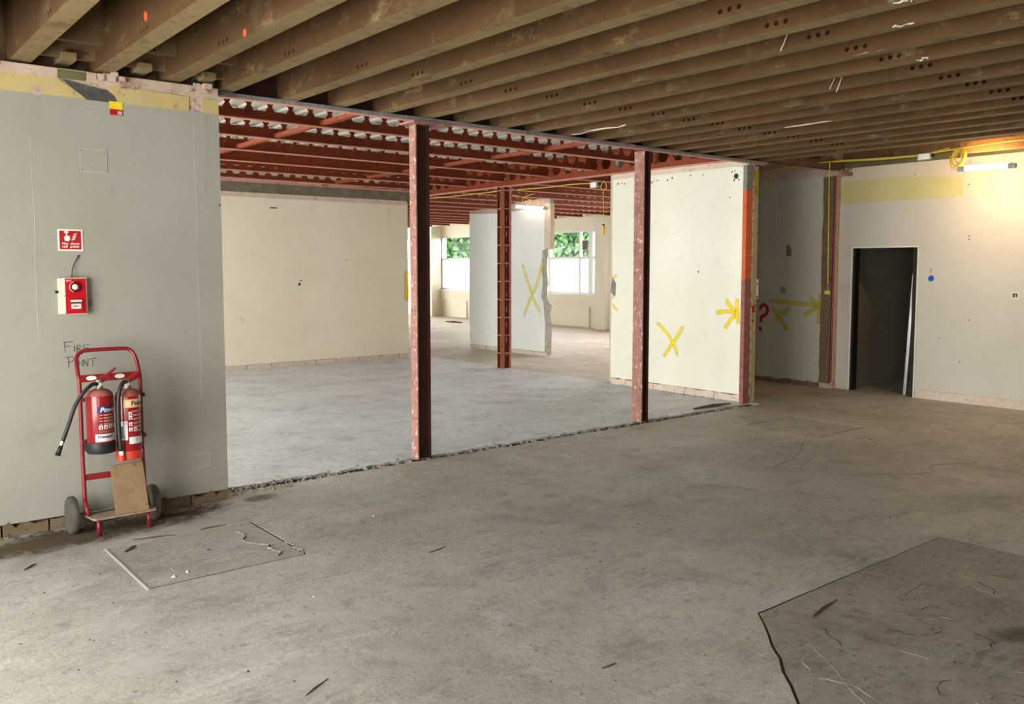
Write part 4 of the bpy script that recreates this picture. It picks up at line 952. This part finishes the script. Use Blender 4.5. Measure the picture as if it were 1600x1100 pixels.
MB().prism([(1.268, YP - .02), (1.62, YP - .02), (1.665, YP - .11), (1.65, YP - .15), (1.30, YP - .16), (1.285, YP - .145)], .112, .124, 'z').build('foot_plate', M['plate_rust'], tr)
for x in (1.327, 1.622):
    m = MB(); m.tube([(x, 5.645, .112), (x, 5.642, .0)], .0125, 10); m.build('front_foot', M['trolley_red'], tr, True)
m = MB(); m.tube([(1.19, 5.80, .115), (1.72, 5.80, .115)], .008, 8); m.build('axle', M['grey_conn'], tr)
for x in (1.213, 1.695):
    m = MB(); m.lathe([(.055, -.012), (.085, -.018), (.108, -.022), (.116, -.012), (.116, .012), (.108, .022), (.085, .018), (.055, .012)], (x, 5.80, .116), 28, 'x'); wv = m.build('wheel', M['tyre'], tr, 'auto')
    m = MB(); m.lathe([(.02, -.026), (.056, -.014), (.056, .014), (.02, .026)], (x, 5.80, .116), 20, 'x'); m.build('wheel_hub', M['tyre'], wv)

def extinguisher(cx, cy, z0, r, H, red, label, foam):
    t = thing('fire_extinguisher', (cx, cy, z0), label, 'extinguisher', 'fire extinguishers on the trolley')
    m = MB(); m.lathe([(r * .93, .0), (r, .012), (r, H * .88), (r * .97, H * .90)], (cx, cy, z0), 32); m.build('cylinder', M[red], t, 'auto')
    m = MB(); m.lathe([(r * .985, H * .885), (r * .93, H * .93), (r * .75, H * .97), (r * .45, H * .995), (.022, H)], (cx, cy, z0), 32); m.build('dusty_shoulder', M['ext_dust'], t, 'auto')
    zt = z0 + H
    m = MB(); m.lathe([(.022, -.002), (.022, .015), (.016, .018), (.016, .04), (.02, .042), (.02, .055), (.01, .06)], (cx, cy, zt), 16); vv = m.build('valve', M['brass'], t, 'auto')
    m = MB(); m.lathe([(.014, 0), (.014, .006)], (cx - .005, cy - .026, zt + .028), 12, 'y'); m.build('pressure_gauge', M['white'], vv)
    dx, dz = (.10, .065) if not foam else (.075, .045)
    m = MB(); m.prism([(cx - .01, zt + .05), (cx + .03, zt + .058), (cx + dx, zt + .05 + dz), (cx + dx - .004, zt + .06 + dz), (cx + .02, zt + .072), (cx - .012, zt + .066)], cy - .009, cy + .009, 'y'); m.build('squeeze_lever', M[red], t)
    m = MB(); m.prism([(cx - .005, zt + .03), (cx + .07, zt + .055), (cx + .07, zt + .062), (cx - .01, zt + .046)], cy - .009, cy + .009, 'y'); m.build('carry_handle', M[red], t)
    # labels on the curve of the cylinder
    ph = math.atan2(-cy, -cx)
    def patch(a0, a1, za, zb, mat, name, lift, par=t, mm=None):
        n = max(2, int((a1 - a0) / 8)); m = MB(); R = r + lift
        vs = []
        for k in range(n + 1):
            a = ph + math.radians(a0 + (a1 - a0) * k / n)
            vs += [(cx + R * math.cos(a), cy + R * math.sin(a), z0 + za), (cx + R * math.cos(a), cy + R * math.sin(a), z0 + zb)]
        m.add(vs, [(2 * k, 2 * k + 2, 2 * k + 3, 2 * k + 1) for k in range(n)])
        if mm is not None: mm.add(m.v, m.f); return None
        return m.build(name, M[mat], par, True)
    def word(txt, size, a0, zb, mat, par, shear=0.0, bold=0.0, lift=.0022):
        vs, fs = text2d(txt, size, shear, 1.0, bold); m = MB(); R = r + lift
        m.add([(cx + R * math.cos(ph + math.radians(a0) + x / R), cy + R * math.sin(ph + math.radians(a0) + x / R), z0 + zb + y) for x, y in vs], fs)
        return m.build('label_lettering', M[mat], par)
    return t, patch, word
e1, patch, word = extinguisher(1.352, 5.625, .528, .078, .385, 'ext_red', 'red powder extinguisher with black base and hose swung out, left on the trolley', False)
m = MB(); m.lathe([(.079, 0), (.082, .004), (.082, .062), (.0795, .066)], (1.352, 5.625, .524), 32); m.build('base_band', M['black_rubber'], e1, 'auto')
B(1.275, 1.30, 5.62, YP - .01, .53, .58).build('bracket', M['black_rubber'], e1)
lb = patch(-10, 105, .245, .285, 'navy', 'name_band', .0012); word('Powder', .040, -1, .2515, 'white_print', lb, .25, .0012)
lb = patch(-22, 95, .072, .118, 'white_print', 'maker_sticker', .0012); word('Firewatch', .024, -14, .094, 'navy', lb, .1, .0008)
m = MB()
for k in range(5): patch(-2 + 0, 10, .232 - k * .018, .235 - k * .018, '', '', .0012, mm=m); patch(14, 70, .234 - k * .018, .237 - k * .018, '', '', .0012, mm=m); patch(14, 62, .228 - k * .018, .2305 - k * .018, '', '', .0012, mm=m)
patch(-5, 80, .128, .1295, '', '', .0012, mm=m); patch(-5, 80, .136, .1375, '', '', .0012, mm=m)
tag(m.build('instruction_print', M['pale_print'], e1), kind='stuff')
for a in (-6, 14, 36, 60): o = patch(a, a + 15, .147, .172, 'white_print', 'pictogram', .0014); patch(a + 5, a + 11, .150, .163, 'ext_red', 'pictogram_figure', .0018, par=o)
P = [(1.335, 5.60, .945), (1.30, 5.585, .945), (1.25, 5.575, .90), (1.205, 5.575, .83), (1.165, 5.575, .72), (1.13, 5.575, .625)]
m = MB(); m.tube(curve_pts(P, 5), .0115, 9); m.build('hose', M['hose'], e1, True)
m = MB(); m.tube([(1.13, 5.575, .627), (1.122, 5.575, .603)], .0125, 10); m.build('hose_ferrule', M['steel'], e1)
m = MB(); m.tube([(1.122, 5.575, .603), (1.112, 5.575, .575), (1.10, 5.575, .545)], [.011, .014, .016], 10); m.build('nozzle', M['black'], e1, True)
e2, patch, word = extinguisher(1.513, 5.625, .472, .074, .43, 'ext_red_b', 'red foam extinguisher with cream band, right on the trolley', True)
m = MB(); m.lathe([(.074, 0), (.078, .004), (.078, .05), (.0755, .054)], (1.513, 5.625, .466), 32); m.build('base_ring', M['orange_base'], e2, 'auto')
m = MB(); m.lathe([(.02, 0), (.02, .035)], (1.452, 5.558, .466), 12); m.build('hose_socket', M['orange_base'], e2)
lb = patch(-20, 105, .318, .368, 'cream', 'name_band', .0012); word('Foam', .040, 14, .331, 'foam_text', lb, 0, .0012)
lb = patch(-38, -4, .118, .235, 'white_print', 'side_sticker', .0012); patch(-36, -24, .13, .205, 'navy', 'sticker_print', .0016, par=lb); patch(-20, -6, .215, .23, 'pale_print', 'sticker_print', .0016, par=lb)
lb = patch(2, 92, .092, .135, 'white_print', 'inspection_sticker', .0012); word('Y', .02, 30, .112, 'ink', lb)
m = MB()
for k in range(6): patch(20, 80, .295 - k * .024, .298 - k * .024, '', '', .0012, mm=m); patch(22, 70, .288 - k * .024, .2905 - k * .024, '', '', .0012, mm=m)
tag(m.build('instruction_print', M['pale_print'], e2), kind='stuff')
for a, z in ((2, .27), (2, .245), (2, .205), (2, .172), (24, .172)): o = patch(a, a + 15, z, z + .022, 'white_print', 'pictogram', .0014); patch(a + 5, a + 11, z + .003, z + .014, 'ext_red_b', 'pictogram_figure', .0018, par=o)
P = [(1.50, 5.60, .945), (1.475, 5.57, .945), (1.448, 5.55, .90), (1.437, 5.545, .82), (1.437, 5.545, .66), (1.445, 5.548, .53)]
m = MB(); m.tube(curve_pts(P, 5), .0125, 9); m.build('hose', M['hose'], e2, True)
m = MB(); m.tube([(1.445, 5.548, .53), (1.448, 5.55, .505)], .0135, 10); m.build('hose_ferrule', M['white'], e2)
# board leaning on the foot plate
m = MB(); m.add([(1.418, 5.60, .125), (1.612, 5.60, .125), (1.418, 5.612, .125), (1.612, 5.612, .125), (1.408, 5.66, .422), (1.600, 5.66, .425), (1.408, 5.672, .422), (1.600, 5.672, .425)],
                [(0, 1, 5, 4), (2, 6, 7, 3), (0, 2, 3, 1), (4, 5, 7, 6), (0, 4, 6, 2), (1, 3, 7, 5)])
bo = m.build('plywood_board', M['ply']); tag(bo, 'small brown board leaning on the trolley foot plate', 'board')
for x, z in ((1.44, .41), (1.55, .41), (1.60, .16)):
    m = MB(); m.lathe([(.004, -.003), (.004, 0)], (x, 5.60 + .06 * (z - .125) / .3, z), 6, 'y'); m.build('nail_hole', M['black'], bo)

# sign
sg = thing('fire_alarm_sign', (1.297, YL, 1.82), 'red and white FIRE ALARM CALL POINT sign above the call point', 'sign')
x0, x1, z0, z1 = 1.228, 1.370, 1.750, 1.884; yf = YL - .004
B(x0, x1, yf, YL, z0, z1).build('sign_plate', M['white'], sg)
B(x0 + .009, x1 - .009, yf - .0008, yf, z0 + .009, z1 - .009).build('sign_field', M['sign_red'], sg)
for i, (txt, zz) in enumerate((('Fire  alarm', 1.789), ('call  point', 1.7705))):
    vs, fs_ = text2d(txt, .0195, 0, 1.05, .0006); wd = max(v[0] for v in vs) - min(v[0] for v in vs); k = .098 / wd
    m = MB(); m.add([(x0 + .022 + a * k, yf - .0016, zz + b) for a, b in vs], fs_); m.build('sign_lettering', M['white'], sg)
hand = [(1.268, 1.812), (1.29, 1.81), (1.297, 1.822), (1.296, 1.842), (1.287, 1.844), (1.282, 1.842), (1.281, 1.858), (1.274, 1.858), (1.273, 1.838), (1.264, 1.84), (1.263, 1.828)]
MB().prism(hand, yf - .0018, yf - .0008, 'y').build('hand_pictogram', M['white'], sg)
B(1.266, 1.288, yf - .0018, yf - .0008, 1.860, 1.872).build('button_pictogram', M['white'], sg)
for dx, dz, s_ in ((0, 0, 1.0), (.006, .016, .95), (.012, .032, .8)):
    P = [(1.306 + dx + a * s_, 1.815 + dz + b * s_) for a, b in ((0, .0), (.012, .003), (.022, .014), (.024, .024), (.018, .014), (.008, .009), (.002, .012))]
    MB().prism(P, yf - .0018, yf - .0008, 'y').build('flame_pictogram', M['white'], sg)

# call point
cp_ = thing('fire_alarm_call_point', (1.30, YL, 1.47), 'red and white fire alarm call point with round sounder on the wall', 'call point')
x0, x1, z0, z1 = 1.238, 1.376, 1.354, 1.582; yf = YL - .045
B(x0 - .022, x0 + .01, YL - .035, YL, z0 + .003, z1 - .002).box(x0 + .005, x1, yf + .006, YL, z0, z1).build('back_box', M['offwhite'], cp_)
B(x0 + .013, x1 - .008, yf, yf + .006, z0 + .004, z1 - .005).build('front_plate', M['call_red'], cp_)
cxk, czk = 1.304, 1.525
m = MB(); m.lathe([(.034, 0), (.034, -.012), (.030, -.014), (.024, -.014), (.022, -.006)], (cxk, yf, czk), 28, 'y'); m.build('sounder_ring', M['dark_red'], cp_, 'auto')
m = MB(); m.tube([(cxk + .031 * math.cos(a), yf - .013, czk + .031 * math.sin(a)) for a in [math.radians(100 + 8 * k) for k in range(20)]], .0025, 6); m.build('sounder_rim', M['pale_print'], cp_, True)
m = MB(); m.lathe([(.0175, 0), (.0175, -.011), (.014, -.013)], (cxk, yf, czk), 24, 'y'); m.build('sounder_disc', M['offwhite'], cp_, 'auto')
kx0, kx1 = 1.268, 1.346
B(kx0, kx1, yf - .008, yf, 1.375, 1.452).build('call_unit', M['call_red'], cp_)
o = B(kx0 + .008, kx1 - .006, yf - .011, yf - .008, 1.432, 1.444).build('cover_bar', M['white'], cp_)
B(kx0 + .008, kx1 - .006, yf - .0095, yf - .008, 1.425, 1.431).build('cover_gap', M['black'], cp_)
ge = B(kx0 + .011, kx1 - .011, yf - .010, yf - .008, 1.389, 1.420).build('glass_element', M['white_print'], cp_)
for x, s_ in ((1.294, .004), (1.306, .005), (1.318, .004)):
    B(x - s_, x + s_, yf - .0112, yf - .010, 1.402, 1.402 + s_ * 1.3).build('element_print', M['ink'], ge)
vs, fs_ = text2d('MCS', .016, 0, 1.0, .0006); m = MB(); m.add([(x0 + .017 + a, yf - .0012, 1.558 + b) for a, b in vs], fs_); m.build('maker_lettering', M['pale_print'], cp_)
for x, z in ((x0 + .009, 1.47), (x1 - .004, 1.47), (x0 + .012, z0 + .004), (x1 - .003, z0 + .006)):
    m = MB(); m.lathe([(.003, -.003), (.003, 0)], (x, yf + .006, z), 6, 'y'); m.build('screw', M['black'], cp_)
m = MB(); m.lathe([(.009, 0), (.009, .02)], (x0 - .04, YL - .02, 1.495), 10, 'x'); m.build('side_gland', M['black'], cp_)
m = MB(); m.tube(curve_pts([(1.296, YL - .02, 1.58), (1.297, YL - .02, 1.605), (1.31, YL - .012, 1.66), (1.345, YL - .005, 1.725)], 5), .0028, 6); m.build('top_wire', M['black'], cp_, True)
m = MB(); m.lathe([(.005, 0), (.005, .018)], (1.296, YL - .02, 1.58), 8); m.build('wire_gland', M['black'], cp_)
m = MB(); m.tube(curve_pts([(1.378, YL - .01, 1.41), (1.39, YL - .015, 1.435), (1.402, YL - .01, 1.44), (1.405, YL - .008, 1.42), (1.395, YL - .006, 1.395)], 5), .002, 6); m.build('side_wire', M['black'], cp_, True)
# warning tag at the band
tg = thing('warning_tag', (1.6, YL, 2.66), 'small yellow and red square sticker high on the grey wall', 'sticker')
B(1.556, 1.636, YL - .003, YL - .0005, 2.655, 2.703).build('yellow_half', M['yellow_conn'], tg)
B(1.558, 1.636, YL - .0035, YL - .0005, 2.618, 2.655).build('red_half', M['sign_red'], tg)
B(1.605, 1.63, YL - .0042, YL - .0035, 2.622, 2.645).build('grey_square', M['box_grey'], tg)

# ================================================================== DEBRIS
def rock(c, r, m):
    vs = [(c[0] + r * random.uniform(.6, 1.3) * a, c[1] + r * random.uniform(.6, 1.3) * b, max(c[2] + r * random.uniform(.4, .9) * d, c[2] - r * .2)) for a, b, d in ((1, 0, 0), (-1, 0, 0), (0, 1, 0), (0, -1, 0), (.1, .1, 1), (0, 0, -.3))]
    m.add(vs, [(0, 2, 4), (2, 1, 4), (1, 3, 4), (3, 0, 4), (2, 0, 5), (1, 2, 5), (3, 1, 5), (0, 3, 5)])
m = MB()
for k in range(800):
    x = random.uniform(2.28, 8.62); y = random.gauss(6.195, .045); r = random.choice([.006, .008, .012, .02, .03]) * random.uniform(.6, 1.2)
    if y < 6.12 or y > 6.29: z = 0.002; r = min(r, .015)
    else: z = -.018 + random.uniform(0, .01)
    rock((x, y, z), r, m)
for k in range(90):
    rock((random.uniform(2.28, 2.8), random.uniform(6.02, 6.26), 0.002), random.uniform(.005, .018), m)
tag(m.build('channel_rubble', M['stone']), 'loose grey rubble filling the floor channel between the posts', 'rubble', None, 'stuff')
m = MB()
for k in range(420):
    x, y = random.uniform(.3, 10.5), random.uniform(.6, 5.9); rock((x, y, 0.001), random.choice([.003, .004, .006, .01]) * random.uniform(.6, 1.1), m)
for k in range(160): rock((random.uniform(2.5, 8.6), random.uniform(6.4, 13.3), 0.001), random.uniform(.003, .01), m)
for k in range(120): rock((random.uniform(.4, 2.2), YL - .02 - abs(random.gauss(0, .05)), 0.001), random.uniform(.004, .014), m)
for k in range(80): rock((XB - abs(random.gauss(0, .05)), random.uniform(6.4, 8.6), 0.001), random.uniform(.004, .014), m)
tag(m.build('floor_grit', M['dark_rough']), 'scattered grit and crumbs over the concrete floor', 'grit', None, 'stuff')
sticks = [((2.465, 2.44), (2.545, 2.434), .005, 'thin dark splinter lying in the foreground near the bottom edge'), ((3.609, 2.182), (3.894, 2.223), .007, 'long dark splinter on the darker screed patch'),
          ((1.46, 5.42), (1.70, 5.36), .006, 'flat splinter at the back edge of the floor cover by the trolley'), ((1.36, 5.22), (1.44, 5.29), .009, 'short splinter at the left corner of the floor cover'),
          ((1.85, 5.37), (2.02, 5.37), .006, 'dark strip along the back right edge of the floor cover'), ((0.85, 5.25), (0.92, 5.32), .006, 'small splinter on the floor at the far left'),
          ((1.42, 3.0), (1.55, 3.07), .004, 'thin twig on the bright floor at lower left'), ((2.72, 4.1), (2.86, 4.13), .004, 'thin straw on the floor right of the floor cover'),
          ((7.9, 6.36), (8.55, 6.33), .02, 'dark offcut lying in the channel beside the partition post'), ((14.9, 20.6), (14.8, 21.3), .03, 'black strip on the far floor left of the pale panel'),
          ((1.78, 5.87), (1.98, 5.84), .016, 'dark scrap on the floor at the grey wall right of the trolley')]
for (a, b, r, lab) in sticks:
    m = MB(); mid = ((a[0] + b[0]) / 2 + random.uniform(-.01, .01), (a[1] + b[1]) / 2 + random.uniform(-.01, .01), r * .9)
    m.tube([(a[0], a[1], r * .6), mid, (b[0], b[1], r * .7)], [r * .6, r, r * .4], 5)
    tag(m.build('splinter', M['splinter']), lab, 'splinter', 'splinters on the floor')
for x, y, r, lab in ((1.45, 4.63, .02, 'small pale rubble chip on the floor cover, nearer its front edge'), (1.53, 4.66, .016, 'small pale rubble chip on the floor cover, farther right'), (2.85, 4.95, .014, 'pale chip on the floor right of the floor cover'), (1.9, 3.9, .014, 'small pale chip on the open floor in the foreground'), (1.75, 4.95, .014, 'dark chip near the middle of the floor cover')):
    m = MB(); rock((x, y, 0.002), r, m); tag(m.build('rubble_chip', M['plaster_light'] if 'pale' in lab else M['dark_rough']), lab, 'rubble', 'rubble chips')

# ================================================================== OUTSIDE
slab('ground', rect(16.8, 60, -10, 70), [], M['grass'], z=-.35, label='grass outside the far windows')
def tree(x, y, h, r, label):
    t = thing('tree', (x, y, -.35), label, 'tree', 'trees outside the far windows')
    m = MB(); m.tube([(x, y, -.35), (x + .1, y, h * .3), (x, y + .1, h * .6)], [.22, .17, .1], 8)
    for k in range(5):
        a = random.uniform(0, 2 * PI); m.tube([(x + .05, y, h * (.3 + .05 * k)), (x + r * .5 * math.cos(a), y + r * .5 * math.sin(a), h * (.5 + .06 * k))], [.08, .03], 6)
    m.build('trunk', M['bark'], t)
    m = MB(); cl = [(x + random.gauss(0, r * .3), y + random.gauss(0, r * .38), h * .46 + random.gauss(0, h * .2), random.uniform(.35, .55) * r) for _ in range(22)]
    for k in range(6000):
        c = random.choice(cl); d = Vector((random.gauss(0, 1), random.gauss(0, 1), random.gauss(0, 1))).normalized() * c[3] * random.uniform(.75, 1.05)
        p = Vector(c[:3]) + d; u = Vector((random.gauss(0, 1), random.gauss(0, 1), random.gauss(0, 1))).normalized(); q = u.cross(d.normalized()).normalized(); s_ = random.uniform(.1, .2)
        m.add([p - u * s_, p + q * s_ * .5, p + u * s_, p - q * s_ * .5], [(0, 1, 2, 3)])
    tag(m.build('foliage', M['leaf'], t), kind='stuff')
tree(24.0, 25.3, 5.6, 2.4, 'green leafy tree outside the far right window')
tree(24.0, 34.2, 5.6, 2.4, 'green leafy tree outside the far left window')
tree(32.0, 31.5, 7.5, 2.4, 'green tree farther back between the far windows')
tree(32.0, 43.5, 7.5, 2.4, 'green tree farther back beyond the left far window')
